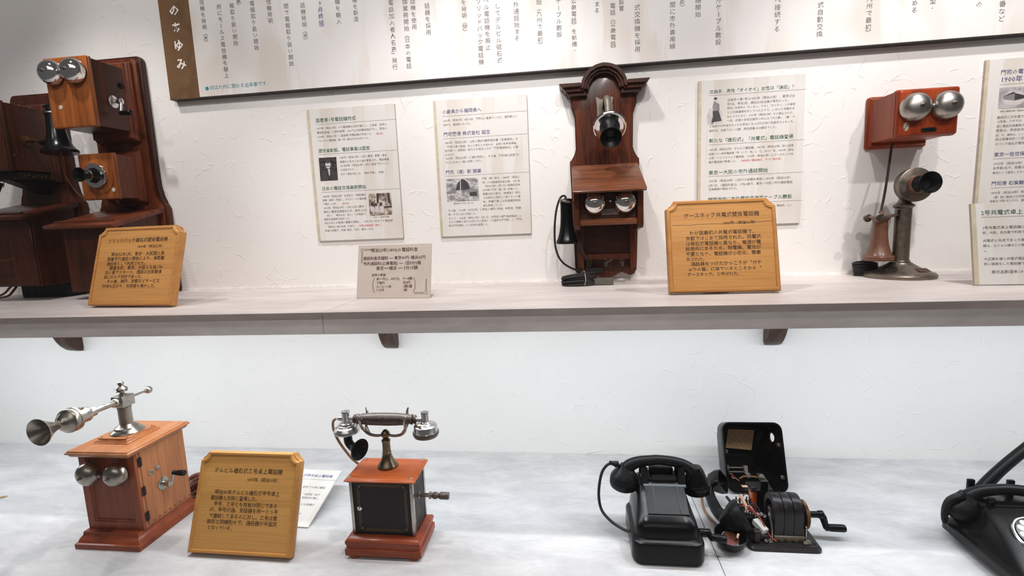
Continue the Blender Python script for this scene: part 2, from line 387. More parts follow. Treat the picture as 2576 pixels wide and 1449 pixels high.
def letters(name, rows, mat, parent, y, local=True, bold=0.0, jit=0.0):
    """horizontal lines [left, middle height, width, text] as one flat print on the plane y"""
    V = []; F = []
    for u, v, wd, txt in rows:
        gl = [FT.get(c, bold) for c in txt]; adv = sum(g[2] for g in gl); em = wd / adv; x = u
        for vv, ff, a in gl:
            if len(vv):
                p = (vv - np.array([a / 2, .34])) * em
                if jit:
                    k = 1 + random.uniform(-jit, jit); t = random.uniform(-jit, jit) * .6
                    p = p * np.array([k, k * random.uniform(1 - jit, 1 + jit)]); p = np.c_[p[:, 0] + p[:, 1] * t, p[:, 1] - p[:, 0] * t * .7] + np.array([0, random.uniform(-jit, jit) * .35 * em])
                b = len(V); V += [(x + a * em / 2 + q[0], y, v + q[1]) for q in p]; F += [tuple(b + i for i in f) for f in ff]
            x += a * em
    return flat_mesh(name, V, F, mat, parent, local)
def columns(name, cols, mat, parent, y, bold=0.0):
    V = []; F = []
    for x, z, pitch, txt, *_ in cols:
        em = pitch * .90
        zc = z
        for ch in txt:
            vv, ff, a = FT.get(ch, bold); half = ch in '（）()「」・'
            if ch in '（）「」ー':
                q = vv - np.array([a / 2, .38]); q = np.c_[q[:, 1], -q[:, 0]]
                if ch == '（': q = q + np.array([0, -.0])
            else: q = vv - np.array([a / 2, .34])
            off = .0
            if ch in '（「': off = .12
            if ch in '）」': off = .22
            b = len(V); V += [(x + k[0] * em, y, zc + k[1] * em + off * pitch) for k in q]; F += [tuple(b + i for i in f) for f in ff]
            zc -= pitch * (.72 if half else 1.0)
    return flat_mesh(name, V, F, mat, parent, False)
def flat_mesh(name, V, F, mat, parent, local):
    if not local:
        im = WM[parent.name].inverted(); V = [tuple(im @ Vector(p)) for p in V]
    me = bpy.data.meshes.new(name); me.from_pydata(V, [], F); me.materials.append(M[mat])
    o = bpy.data.objects.new(name, me); COL.objects.link(o); o.parent = parent; WM[o.name] = WM[parent.name].copy()
    if len(F) > 400: o['kind'] = 'stuff'
    return o
def rules(name, rows, mat, parent, y, local=False, th=.0009):
    for u, v, wd, _ in rows: obj(name, G().quad([(u, y, v), (u + wd, y, v), (u + wd, y, v + th), (u, y, v + th)]), mat, parent, local, flat=True)

# measured layout of the printed lines (metres)
D = {
 'p1h': [[-0.7763, 1.0719, 0.1303, '国産第1号電話機完成'], [-0.7765, 0.9812, 0.1673, '逓信省創設、電話事業は国営'], [-0.7764, 0.8657, 0.146, '日本の電話交換業務開始']],
 'p1b': [[-0.7756, 1.048, 0.2253, '1877年（明治10年）ベル電話機を日本が輸入し、工部省（当時の'], [-0.7757, 1.0358, 0.2259, '電話担当省）と宮内省間、2㎞で公式試験実施を行い、翌年の'], [-0.7759, 1.023, 0.1821, '1878年（明治11年）に国産第1号電話機が完成した。'], [-0.7757, 1.0111, 0.1717, 'アメリカの電話機、第一号の輸出先は日本だった。'], [-0.709, 0.9575, 0.1594, '1885年（明治18年）12月に電信、郵便、燈台、'], [-0.7099, 0.9446, 0.1592, '海運などをまとめた省が創設され、電話事業'], [-0.7096, 0.9326, 0.158, 'は1889年（明治22年）3月に国営で行うこと'], [-0.7093, 0.9203, 0.0519, 'が決定された。'], [-0.7098, 0.9073, 0.1522, '初代『逓信大臣』は、「榎本 武揚」（写真）。'], [-0.7766, 0.8416, 0.1428, '1889年（明治22年）日本初の「商用電話'], [-0.777, 0.83, 0.144, '実験（東京－熱海）」をガワーベル電話機'], [-0.7774, 0.8184, 0.0575, 'で開始（12月）。'], [-0.7772, 0.8061, 0.1432, '1890年（明治23年）12月16日に東京－'], [-0.7769, 0.7941, 0.1426, '横浜に電話交換局をおき、東京155件'], [-0.7738, 0.7826, 0.1413, '（加入）、横浜42件（加入）のお客様で、'], [-0.7774, 0.771, 0.0913, '電話交換業務が始まった。'], [-0.7771, 0.7593, 0.2244, '4月23日にお客様の募集を開始し、10月9日に初めての電話帳'], [-0.7729, 0.747, 0.1006, '「電話加入者人名表」を発行。'], [-0.7772, 0.7354, 0.1661, '料金は定額で、年間･東京／40円、横浜／35円。'], [-0.6139, 0.7711, 0.0507, '初めての電話交換室']],
 'p1r': [[-0.5916, 1.0216, 0.0326, '（展示有）'], [-0.7179, 0.8175, 0.0324, '（展示有）'], [-0.6699, 0.7467, 0.0816, '（手動交換機横に展示）']],
 'p1l': [[-0.7768, 1.0602, 0.2544, ''], [-0.7769, 0.9702, 0.2535, ''], [-0.7768, 0.8548, 0.2528, '']],
 'p2h': [[-0.3763, 1.0714, 0.1181, '小倉県から福岡県へ'], [-0.3766, 1.0066, 0.1426, '門司築港 株式会社 誕生'], [-0.3766, 0.8952, 0.1098, '門司（港）駅 開業']],
 'p2b': [[-0.3762, 1.0461, 0.2237, '1876年（明治9年）4月18日、門司は小倉県でしたが、福岡県との'], [-0.3759, 1.0338, 0.0879, '合併で、福岡県となった。'], [-0.3758, 0.9819, 0.223, '1889年（明治22年）12月に第8代福岡県知事「安場保和」が'], [-0.3742, 0.97, 0.2232, '『門司に港と鉄道』をとの考えとも合わせ、当時の財界指導者、'], [-0.3762, 0.9588, 0.2235, '渋沢栄一、浅野総一郎などが株主となり『門司築港会社』が設'], [-0.3755, 0.9472, 0.0356, '立された。'], [-0.3758, 0.9362, 0.2245, '1890年（明治23年）に港が完成し、その後、門司港は全国で5'], [-0.3759, 0.9245, 0.1212, 'つに入るほどの港に成長して行く。'], [-0.2666, 0.872, 0.1151, '門司（港）駅は、1888年（明治21'], [-0.2659, 0.8603, 0.1149, '年）九州鉄道会社設立後、1891年'], [-0.2632, 0.8491, 0.1117, '（明治24年）4月1日に開業記念特'], [-0.2663, 0.8378, 0.1135, '別列車が門司（港）駅に到着した。'], [-0.2662, 0.8264, 0.1149, '開業当初の駅は、桟橋通り･現北'], [-0.2655, 0.8149, 0.1137, '九州銀行と現駅との間くらいに建'], [-0.266, 0.8035, 0.1145, '設、開業列車には安場福岡県知'], [-0.2659, 0.792, 0.0654, '事も乗車していた。'], [-0.3754, 0.7809, 0.2239, 'その後、1914年（大正3年）に現在の場所に移転、新駅舎（現建'], [-0.3757, 0.7696, 0.0922, '物）が1月15日に完成した。'], [-0.3754, 0.7572, 0.2247, 'そして、1942年（昭和17年）7月1日、世界初の関門海底鉄道トン'], [-0.3753, 0.7468, 0.2249, 'ネルの開業と合わせ4月1日に当時の「大里駅を門司駅」に『門司'], [-0.376, 0.7355, 0.1288, '駅を門司港駅』へと名称を変更した。'], [-0.3574, 0.8017, 0.0607, '開業当初の門司（港）駅']],
 'p2l': [[-0.3771, 1.0588, 0.2533, ''], [-0.3767, 0.9941, 0.2519, ''], [-0.3766, 0.8841, 0.253, '']],
 'ph1': [[-0.7768, 0.9605], [-0.7196, 0.9603], [-0.7201, 0.8905], [-0.7776, 0.8901]],
 'ph2': [[-0.625, 0.8439], [-0.5521, 0.8441], [-0.553, 0.7775], [-0.6253, 0.7762]],
 'ph3': [[-0.3771, 0.8755], [-0.2782, 0.8757], [-0.2773, 0.8084], [-0.3764, 0.808]],
 'p3h': [[0.387, 1.0755, 0.2275, '交換手…男性「オイオイ」女性は「送迎」？'], [0.3874, 0.9434, 0.224, '新たな「磁石式」「共電式」電話機登場'], [0.3872, 0.8553, 0.16, '東京～大阪の市外通話開始'], [0.3868, 0.78, 0.2263, '関門海峡に市外電話用海底ケーブル敷設']],
 'p3b': [[0.4347, 1.0512, 0.1776, '交換手の第1号は1890年（明治23年）、東京は女'], [0.4349, 1.0401, 0.1655, '性9名、男性2名、横浜は4名全員が男性だった。'], [0.4346, 1.0292, 0.1785, '男性の交換手は〝もしもし〟でなく〝オイオイ〟とお客様'], [0.4348, 1.0181, 0.1779, 'との交換業務を行っていたようで、しだいに非難をま'], [0.4347, 1.0067, 0.1796, 'ねくようになり、1901年（明治34年）から廃止された。'], [0.4349, 0.9955, 0.1785, '一方、初期の女性交換手の中には「人力車」（車）で'], [0.3874, 0.9832, 0.2298, 'の送迎やお弁当をもったお手伝いさんが付き添う交換手さんもいた。'], [0.3873, 0.9711, 0.1846, '給料は、日給で12～13銭、男性局員は25銭位でした。'], [0.3875, 0.919, 0.2256, '1896年（明治29年）デルビル電話機、1897年（明治30年）初の送受'], [0.3873, 0.9075, 0.2261, '話器との一体形電話機「甲（こう）号」と「乙（おつ）号」1899年（明治'], [0.3872, 0.8961, 0.2258, '32年）ソリッドバック電話機、1903年（明治36年）にグースネック共'], [0.3871, 0.8849, 0.0793, '電式電話機が登場した。'], [0.3878, 0.8321, 0.2249, '1895年（明治28年）12月から試験を実施し1899年（明治32年）'], [0.3874, 0.8197, 0.2262, '2月1日、1通話料金は、1円60銭で、東京～大阪の市外通話電話'], [0.3875, 0.8092, 0.0841, '交換業務が開始された。'], [0.5733, 0.756, 0.0407, '電話用」とし']],
 'p3r': [[0.469, 0.8846, 0.118, '（本説明の電話機は、すべて展示有）']],
 'p3l': [[0.3866, 1.0658, 0.2543, ''], [0.387, 0.9326, 0.2548, ''], [0.3868, 0.8451, 0.2552, ''], [0.3856, 0.7675, 0.2561, '']],
 'fig': [[0.4031, 1.0546], [0.402, 1.0428], [0.3987, 1.0297], [0.4088, 1.0291], [0.396, 0.9979], [0.4211, 0.9996], [0.3982, 0.9925], [0.4244, 1.0386], [0.3891, 1.0171]],
 'p4h': [[1.114, 1.0739, 0.0537, '門司の電'], [1.115, 1.0558, 0.0523, '1900年'], [1.1151, 0.8653, 0.0741, '東京～佐世保'], [1.115, 0.79, 0.0784, '門司港 石炭輸']],
 'p4b': [[1.1196, 0.9759, 0.0573, '写真は開業当時の電話交'], [1.1146, 0.9607, 0.0636, '最終的に次年度分'], [1.1152, 0.9503, 0.0652, '10年後、九州では、'], [1.1152, 0.9383, 0.0663, '目に電話交換業務は'], [1.1148, 0.9274, 0.0664, '局長は、岡本桂次'], [1.115, 0.9153, 0.0673, '任）で、建物は、レン'], [1.1151, 0.9046, 0.0681, '所は現東本町1丁目'], [1.1155, 0.8927, 0.07, 'ドバック磁石式電話'], [1.1155, 0.8416, 0.0746, '1905年（明治38年）'], [1.1154, 0.8302, 0.0757, '世界第2位で、距離は'], [1.1156, 0.8181, 0.0792, '事用として誕生したもの'], [1.1154, 0.7654, 0.0801, '1895年（明治28年）筑'], [1.1184, 0.7536, 0.0789, '（港）駅に輸送され門司'], [1.115, 0.7436, 0.0824, '炭輸出で第1位となり、量']],
 'p4l': [[1.114, 1.0436, 0.0658, ''], [1.1147, 0.8545, 0.082, ''], [1.1148, 0.7784, 0.0886, '']],
 'ph4': [[1.1148, 1.0361], [1.1856, 1.0352], [1.1878, 0.9825], [1.1154, 0.9828]],
 'qR': [0.903, -0.2706, -0.0661, 0.1842, 0.1864],
 'rh': [[0.0192, 0.1638, 0.0816, '2号共電式卓上']],
 'rb': [[0.0206, 0.1295, 0.083, '2号共電式卓上電話機は'], [0.0198, 0.1182, 0.0826, '京、大阪、名古屋で利用さ'], [0.0203, 0.1001, 0.0813, '共電式の欠点であった雑'], [0.02, 0.0884, 0.0811, '題は、エナメル線などの開'], [0.0205, 0.0763, 0.0098, 'た。'], [0.0205, 0.0583, 0.0805, '大正期を通じ共電式電話'], [0.02, 0.0471, 0.0792, '初に国産化した電話機で'], [0.0339, 0.0286, 0.0613, '展示品製造年:19']],
 'rl': [[0.0187, 0.1534, 0.091, '']],
 'qP': [-0.4688, -0.2766, -0.1003, 0.2289, 0.2087, 0.1416],
 'pp': [[-0.0666, 0.1269, 0.1333, '明治23年(1890)の電話料金'], [-0.0889, 0.1057, 0.1779, '通話料金定額制 ― 東京40円･横浜35円'], [-0.0883, 0.0916, 0.1649, '市内通話料(公衆電話) ― 1回5分5銭'], [-0.0499, 0.0787, 0.0589, '東京↔横浜'], [0.0136, 0.079, 0.0543, '― 5分15銭']],
 'ps': [[-0.0628, 0.0611, 0.0411, '当時の物価'], [-0.0484, 0.0505, 0.0668, '米一升(1、4キロ)'], [0.0272, 0.0508, 0.0265, '7～8銭'], [-0.048, 0.0401, 0.0244, '下宿代'], [0.0272, 0.0404, 0.0215, '月4円'], [-0.0485, 0.03, 0.0436, 'コーヒー1杯'], [0.0275, 0.0307, 0.0265, '1銭5厘'], [-0.0482, 0.021, 0.0245, 'ハガキ'], [0.0279, 0.0211, 0.012, '1銭']],
 'parc': [[[-0.053, 0.0544], [-0.0571, 0.0458], [-0.0583, 0.0363], [-0.0569, 0.0254], [-0.0527, 0.0145]], [[0.0567, 0.0544], [0.0611, 0.0443], [0.0623, 0.035], [0.0611, 0.0244], [0.0568, 0.0152]]],
 'qL': [-1.1715, -0.3461, -0.0842, 0.3099, 0.2679, 0.2172],
 'tL': [[-0.1014, 0.1788, 0.1968, 'ソリッドバック磁石式壁掛電話機'], [-0.0006, 0.1597, 0.0888, '1899年（明治32年）'], [-0.0833, 0.14, 0.1741, '明治32年2月、東京・大阪間の長'], [-0.094, 0.1271, 0.1871, '距離市外通話の開始により、長距離'], [-0.0939, 0.1139, 0.1356, '通話用として利用された。'], [-0.0823, 0.1021, 0.1728, '関連当初、東京、大阪とも各178'], [-0.0946, 0.0899, 0.1854, '加入者でスタート。通話は近距離通'], [-0.0958, 0.0775, 0.1334, '話に劣らず良好であった。'], [-0.0841, 0.0652, 0.1729, 'その後、神戸、京都などサービス'], [-0.0962, 0.0521, 0.1803, '対地も広がり、利用者も増大した。']],
 'qC': [0.3463, -0.3225, 0.0049, 0.2448, 0.2477, 0.2197],
 'tC': [[-0.0838, 0.1824, 0.1707, 'グースネック共電式壁掛電話機'], [0.0036, 0.1622, 0.0795, '1903年（明治36年）'], [-0.0725, 0.1403, 0.1517, 'わが国最初の共電式電話機で、'], [-0.0815, 0.1277, 0.1692, '京都ではじめて採用された。共電式'], [-0.0821, 0.1149, 0.169, 'は磁石式電話機と異なり、電源が電'], [-0.0832, 0.103, 0.1693, '話局内にあるため、発電機、電池が'], [-0.0828, 0.0902, 0.1681, '不要となり、電話機が小形化、簡素'], [-0.0824, 0.0783, 0.0471, '化された。'], [-0.0726, 0.0668, 0.1581, '送話器をつけたかっこうが〝ガチ'], [-0.0801, 0.0541, 0.164, 'ョウの首〟に似ているところから〝'], [-0.0817, 0.042, 0.122, 'グースネック〟と呼ばれた。']],
 'crack': [[-0.1108, 0.1597], [0.116, 0.1622]],
 'qD': [-0.7783, -0.5504, -0.0152, 0.3787, 0.2571, 0.2268],
 'tD': [[-0.0907, 0.1829, 0.1774, 'デルビル磁石式乙号卓上電話機'], [-0.0022, 0.1639, 0.0858, '1897年（明治30年）'], [-0.0812, 0.1344, 0.1673, '明治30年デルビル磁石式甲号卓上'], [-0.09, 0.1215, 0.1273, '電話機と同時に登場した。'], [-0.0796, 0.1079, 0.1638, '甲号、乙号とも性能は同じである'], [-0.0881, 0.0955, 0.1752, 'が、甲号が送、受話器を同一とっ手'], [-0.088, 0.0817, 0.1747, 'で連結してあるのに対し、乙号は壁'], [-0.091, 0.0692, 0.179, '掛形と同様別々で、送話器が半固定'], [-0.0876, 0.0561, 0.0698, 'となっている。']],
 'qK': [-0.7746, -0.4245, -0.0406, 1.2795, 0.1894],
 'kh': [[-0.0054, 0.1657, 0.0888, '式甲号卓上電話機']],
 'kb': [[0.0157, 0.1248, 0.0671, '初めての卓上電話'], [0.0277, 0.1005, 0.0529, '「送受話（話す'], [0.0327, 0.0886, 0.0491, '実用化が増し'], [0.0416, 0.0674, 0.0411, 'にも配慮が'], [0.0546, 0.0382, 0.0087, '的）']],
 'kl': [[-0.0031, 0.1522, 0.1065, '']],
 'cols': [[-1.0963, 1.4343, 0.01775, '信機を発明（米）', 'k'], [-1.0417, 1.4169, 0.01795, '府にモールス電信機を献上', 'k'], [-0.9998, 1.416, 0.01764, '報取り扱い開始', 'k'], [-0.9768, 1.4278, 0.01756, '業）', 'k'], [-0.9341, 1.4166, 0.01788, '電報取り扱い開始', 'k'], [-0.8809, 1.4165, 0.01769, '信機発明', 'k'], [-0.8272, 1.3994, 0.01795, '間で電報取り扱い開始', 'k'], [-0.775, 1.3975, 0.01789, '話機発明（米）', 'k'], [-0.7212, 1.3982, 0.01798, '9月終結）', 'b'], [-0.6668, 1.3975, 0.01832, '機を輸入', 'k'], [-0.6137, 1.3968, 0.01713, '機を製造', 'k'], [-0.5058, 1.3805, 0.01821, '電話加入者人名表」発行', 'k'], [-0.4402, 1.3786, 0.01736, '話機を使用', 'k'], [-0.4636, 1.3794, 0.0181, '換業務開始（日本の電話', 'k'], [-0.3988, 1.363, 0.01803, '話器を採用', 'k'], [-0.2918, 1.3622, 0.01757, 'を発明（伊）', 'k'], [-0.2488, 1.3612, 0.01808, 'ソリッドバック電話機', 'k'], [-0.2271, 1.3621, 0.01796, 'ベル電話機を廃止', 'k'], [-0.1955, 1.3436, 0.0181, 'してデルビル磁石式', 'k'], [-0.1427, 1.3432, 0.01777, '外通話始まる', 'k'], [-0.078, 1.3446, 0.01751, '始（九州で最初）', 'k'], [-0.024, 1.3412, 0.01729, 'ケーブル敷設', 'k'], [0.0176, 1.3389, 0.01689, '公衆電話）を新橋・', 'k'], [0.0814, 1.3248, 0.01682, 'まる', 'k'], [0.1241, 1.3169, 0.01731, '電話（公衆電話）', 'k'], [0.1474, 1.3245, 0.01614, '設置', 'k'], [0.1898, 1.3069, 0.0181, '式交換機を採用', 'k'], [0.2834, 1.3056, 0.01781, '間に市外専用線', 'k'], [0.3087, 1.3102, 0.0176, 'め）', 'k'], [0.35, 1.3101, 0.01738, '絡開始', 'k'], [0.4034, 1.3064, 0.01773, '外ケーブル敷設', 'k'], [0.5533, 1.293, 0.01803, 'へ接続する', 'k'], [0.66, 1.2718, 0.0181, '式自動交換', 'k'], [0.779, 1.276, 0.01742, '九州で最初）', 'k'], [0.8872, 1.2562, 0.01748, 'める', 'k'], [0.9295, 1.2567, 0.0167, '型・', 'k'], [1.0375, 1.2402, 0.01734, 'の', 'k'], [1.0911, 1.2361, 0.01788, '番など', 'k']],
 'title': [[-1.1908, 1.4691, '話'], [-1.1902, 1.4199, 'の'], [-1.1893, 1.3679, 'あ'], [-1.1892, 1.3178, 'ゆ'], [-1.1887, 1.2637, 'み']],
 'teal': [[-1.1022, 1.187, 0.2033, '印は九州に関わる出来事です。']],
 'dot': [[-1.1115, 1.1862], [-1.1067, 1.1859]],
}
# ---------------------------------------------------------------- the case
struct(obj('wall_back', G().box(-3.4, 2.8, 0, .06, -.45, 2.7), 'plaster'))
struct(obj('trim_1', G().box(-3.4, 2.8, -.004, 0, SH, SH + .005), 'white'))
t = thing('display_counter', 'pale grey marbled counter along the bottom of the display case', 'counter', (0, -.4, 0))
obj('counter_panel', G().box(-3.4, .2962, -1.13, -.0008, -.03, 0, .0008), 'counter', t)
obj('counter_panel', G().box(.2976, 2.8, -1.13, -.0008, -.03, 0, .0008), 'counter', t)
obj('counter_base', G().box(-3.4, 2.8, -1.10, -.001, -.45, -.03), 'counter', t)
t = thing('display_shelf', 'long taupe stone-look shelf with a chamfered front edge across the case', 'shelf', (0, -.23, SH))
for x0, x1 in ((-3.4, -.5652), (-.5640, 2.8)):
    obj('shelf_board', G().prism([(0, SH), (-.464, SH), (-.464, .505), (0, .505)], 'x', x0, x1), 'shelf', t)
    obj('edge_strip', G().prism([(-.464, SH - .0004), (-.4655, SH - .0004), (-.4655, .541), (-.434, .5045), (-.4, .5045), (-.4, .506), (-.433, .506), (-.464, .5415)], 'x', x0, x1), 'shelf_edge', t)
def corbel(x0, x1, label):
    c = thing('shelf_bracket', label, 'bracket', ((x0 + x1) / 2, 0, .35), 'curved corbels under the shelf')
    P = [(0, .352), (-.012, .3535), (-.028, .361), (-.044, .376), (-.057, .395), (-.066, .417), (-.076, .445), (-.095, .472), (-.13, .492), (-.19, .505), (0, .505)]
    obj('bracket_body', G().prism(P, 'x', x0, x1, .0025, 2), 'bracket', c)
    I = [(-.001, .360), (-.024, .368), (-.038, .382), (-.050, .400), (-.058, .420), (-.067, .447), (-.086, .475), (-.12, .495), (-.15, .5045), (-.001, .5045)]
    for s, x in ((-1, x0), (1, x1)): obj('side_panel', G().prism(I, 'x', min(x, x + s * .0016), max(x, x + s * .0016), .0006), 'bracket', c)
corbel(-1.7576, -1.7172, 'curved dark wooden bracket under the shelf, below the two tall wall telephones')
corbel(-.606, -.5663, 'curved dark wooden bracket under the shelf, below the metal price sign')
corbel(.5515, .5925, 'curved dark wooden bracket under the shelf, below the gooseneck phone\'s wooden plaque')
struct(obj('window_1', G().box(-3.4, 2.8, -1.106, -1.100, 0.0, 2.4), 'glass'))
for k, (x, y, lb) in enumerate(((-4.926, -9.68, 'round ceiling lamp reflected in the glass just left of the portrait info board'), (1.76, -8.31, 'round ceiling lamp reflected in the glass left of the standing figure board, upper of two'), (2.26, -9.97, 'round ceiling lamp reflected in the glass on the standing figure, lower of two'), (4.26, -8.17, 'round ceiling lamp reflected in the glass above the red-brown ringer box'), (-2.13, -16.0, 'small ceiling lamp reflected in the glass on the street print board, left of two'), (-1.88, -16.3, 'small ceiling lamp reflected in the glass on the street print board, right of two'))):
    l = thing('ceiling_lamp', lb, 'lamp', (x, y, 2.4), 'ceiling lamps reflected in the pane')
    r = .16 if k < 4 else .07
    obj('lamp_ring', G().lathe([(r, 0), (r * 1.15, 0), (r * 1.15, .03), (r, .03)], (x, y, 2.385)), 'white', l)
    obj('lamp_disc', G().lathe([(r * .98, 0), (r * .98, .01)], (x, y, 2.387)), 'lamp_glow', l)

# ---------------------------------------------------------------- the timeline board
t = thing('timeline_board', 'long white timeline board with vertical Japanese columns and a brown title band', 'signboard', (-1.241, 0, 1.161))
obj('board', G().box(-1.2412, 1.9, -.025, -.0005, 1.1605, 2.2), 'board_dark', t)
obj('printed_face', G().box(-1.139, 1.8995, -.0258, -.0248, 1.1630, 2.1995), 'print_big', t)
obj('title_band', G().box(-1.2408, -1.1392, -.0258, -.0248, 1.1612, 2.1995), 'band_brown', t)
for x, z, ch in D['title']: letters('title_character', [[x - .0175, z, .035, ch]], 'ink_white', t, -.0261, False, .024)
columns('column_lettering', [c for c in D['cols'] if c[4] == 'k'], 'ink_dark', t, -.0261)
columns('blue_lettering', [c for c in D['cols'] if c[4] == 'b'], 'ink_blue', t, -.0261, .006)
letters('note_lettering', D['teal'], 'ink_teal', t, -.0261, False)
c, e = D['dot']; g = G(); g.quad(disc(c, .0058, .0058, -.0261)[::-1]); obj('note_dot', g, 'ink_teal', t, flat=True)

# ---------------------------------------------------------------- info boards
def board(x0, z0, label, key, heads, pics=()):
    b = thing('info_board', label, 'info board', (x0 + .14, 0, z0), 'printed info boards on the wall')
    x1, z1 = x0 + .2805, z0 + .4025
    obj('board', G().box(x0, x1, -.0075, -.0003, z0, z1, .0006), 'board_side', b)
    obj('printed_face', G().box(x0 + .0085, x1 - .0003, -.0079, -.0073, z0 + .0003, z1 - .0003), 'print_small', b)
    obj('margin_band', G().box(x0 + .0003, x0 + .0085, -.0079, -.0073, z0 + .0003, z1 - .0003), 'tan_band', b)
    if heads: letters('heading', D[key + 'h'], heads, b, -.0082, False, .006)
    letters('body_text', D[key + 'b'], 'ink_body', b, -.0082, False)
    if key + 'r' in D: letters('red_text', D[key + 'r'], 'ink_red', b, -.0082, False)
    rules('heading_rule', D[key + 'l'], 'rule', b, -.0082)
    return b
def picture(b, pts, mat, extra=()):
    g = G(); g.quad([(p[0], -.0083, p[1]) for p in pts]); o = obj('photograph', g, mat, b, flat=True)
    (xa, za), (xb, zb) = pts[3], pts[1]; w_, h_ = xb - xa, zb - za
    for i, (poly, m) in enumerate(extra):
        g = G(); g.quad([(xa + p[0] * w_, -.00835 - i * .00003, za + p[1] * h_) for p in poly]); obj('print_area', g, m, o, flat=True)
    return o
def ell(cx, cz, rx, rz, n=14): return [(cx + rx * math.cos(2 * math.pi * k / n), cz + rz * math.sin(2 * math.pi * k / n)) for k in range(n)]
b = board(-.8030, .7040, 'white info board with a portrait print and red notes, leftmost on the wall', 'p1', 'ink_green')
picture(b, D['ph1'], 'photo_dark', ((ell(.5, .69, .15, .17), 'photo_face'), (ell(.5, .83, .17, .08), 'photo_ink'), ([(.47, .5), (.60, .5), (.56, .22), (.51, .22)], 'photo_face'), ([(.36, .64), (.62, .635), (.6, .605), (.38, .61)], 'photo_ink'), ([(.08, .35), (.4, .5), (.47, .0), (.02, .0)], 'photo_ink'), ([(.98, .33), (.64, .5), (.58, .0), (.98, .0)], 'photo_ink')))
picture(b, D['ph2'], 'photo_room', (([(.42, .55), (.5, 1), (.36, 1), (.34, .55)], 'photo_ink'), ([(.84, .55), (.95, .55), (.93, 1), (.82, 1)], 'photo_ink'), (ell(.12, .52, .06, .07), 'photo_ink'), (ell(.3, .5, .06, .07), 'photo_ink'), (ell(.52, .52, .06, .07), 'photo_ink'), ([(.05, .42), (.2, .42), (.22, .18), (.04, .18)], 'photo_face'), ([(.26, .42), (.42, .42), (.44, .15), (.25, .15)], 'photo_face'), ([(.46, .42), (.62, .42), (.64, .12), (.46, .12)], 'photo_face'), ([(.66, .4), (1, .42), (1, .34), (.66, .32)], 'photo_ink')))
b = board(-.4035, .7035, 'white info board with a street print and slate blue headings, above the metal price sign', 'p2', 'ink_violet')
picture(b, D['ph3'], 'photo_street', (([(.28, .5), (.36, .8), (.45, .96), (.55, .97), (.68, .82), (.76, .5)], 'photo_ink'), ([(0, .45), (.3, .55), (.3, .36), (0, .34)], 'photo_mid'), ([(.7, .55), (1, .5), (1, .34), (.7, .36)], 'photo_mid'), ([(.42, .28), (.45, .28), (.46, .99), (.44, .99)], 'photo_face'), ([(.1, .05), (.16, .05), (.17, .3), (.09, .3)], 'photo_mid'), ([(.72, .22), (.95, .2), (.95, .4), (.72, .38)], 'photo_ink')))
b = board(.3575, .7050, 'white info board with a small standing figure, behind the cracked wooden plaque', 'p3', 'ink_green')
f = D['fig']
def poly(pts, m, y): g = G(); g.quad([(p[0], y, p[1]) for p in pts]); return obj('figure_print', g, m, b, flat=True)
cx, cz = f[0]
poly([(cx + p[0], cz + p[1]) for p in [(-.016, -.022), (.018, -.03), (.022, -.062), (-.02, -.066), (-.022, -.045)]], 'photo_face', -.0082)
poly([(cx + p[0] * .9, cz + p[1]) for p in [(-.004, -.004), (.012, -.012), (.013, -.03), (-.006, -.034), (-.008, -.018)]], 'photo_mid', -.00825)
poly([(cx + p[0], cz + p[1]) for p in [(-.007, -.030), (.009, -.030), (.018, -.058), (-.010, -.061), (-.006, -.045)]], 'photo_ink', -.0083)
poly([(cx + p[0], cz + p[1]) for p in ell(0, 0, .0042, .005)], 'photo_face', -.00835)
poly([(cx + p[0], cz + p[1]) for p in ell(.0003, .003, .0048, .0033)], 'photo_ink', -.0084)
poly([(cx + p[0], cz + p[1]) for p in [(-.009, -.061), (-.004, -.061), (-.006, -.066), (-.011, -.066)]], 'photo_mid', -.0083)
b = board(1.0785, .7060, 'white info board with a house print, behind the tilted info card', 'p4', 'ink_violet')
picture(b, D['ph4'], 'photo_house', ((ell(.5, .48, .38, .38), 'photo_face'), ([(.14, .45), (.52, .36), (.52, .72), (.46, .76), (.14, .6)], 'photo_mid'), ([(.52, .36), (.86, .45), (.86, .58), (.52, .72)], 'photo_ink'), ([(.12, .6), (.46, .78), (.54, .72), (.5, .7)], 'photo_ink'), ([(.6, .9), (.72, .93), (.64, .83)], 'photo_mid')))

# ---------------------------------------------------------------- tilted cards, signs, plaques
def tilt_mat(q, z):
    x, y, rot, tl = q[:4]
    a = Vector((math.cos(rot), math.sin(rot), 0)); n = Vector((-math.sin(rot), math.cos(rot), 0))
    up = n * math.sin(tl) + Vector((0, 0, math.cos(tl)))
    d = a.cross(up) * -1
    return Matrix(((a.x, d.x, up.x, x), (a.y, d.y, up.y, y), (a.z, d.z, up.z, z), (0, 0, 0, 1)))
q = D['qR']
t = thing('info_card', 'white tilted info card with a green heading standing on the shelf by the candlestick telephone', 'info card', None, mat=tilt_mat(q, SH + .0015))
w_, h_ = .21, q[4]
obj('board', G().box(0, w_, .0004, .0065, 0, h_, .0006), 'board_side', t, True)
obj('printed_face', G().box(.0095, w_, -.0002, .0005, .0003, h_ - .0003), 'print_small', t, True)
obj('margin_band', G().box(.0003, .0095, -.0002, .0005, .0003, h_ - .0003), 'tan_band', t, True)
obj('rear_prop', G().box(.06, .15, .0065, .035, .002, .06, .001), 'paper_white', t, True)
letters('heading', D['rh'], 'ink_green', t, -.0005, True, .006); letters('body_text', D['rb'], 'ink_dark', t, -.0005); rules('heading_rule', D['rl'], 'rule', t, -.0005, True)
q = D['qP']; w_, h_ = q[4], q[5]
t = thing('price_sign', 'champagne metal sign of old call prices standing in the middle of the shelf', 'sign', None, mat=tilt_mat(q, SH + .0008))
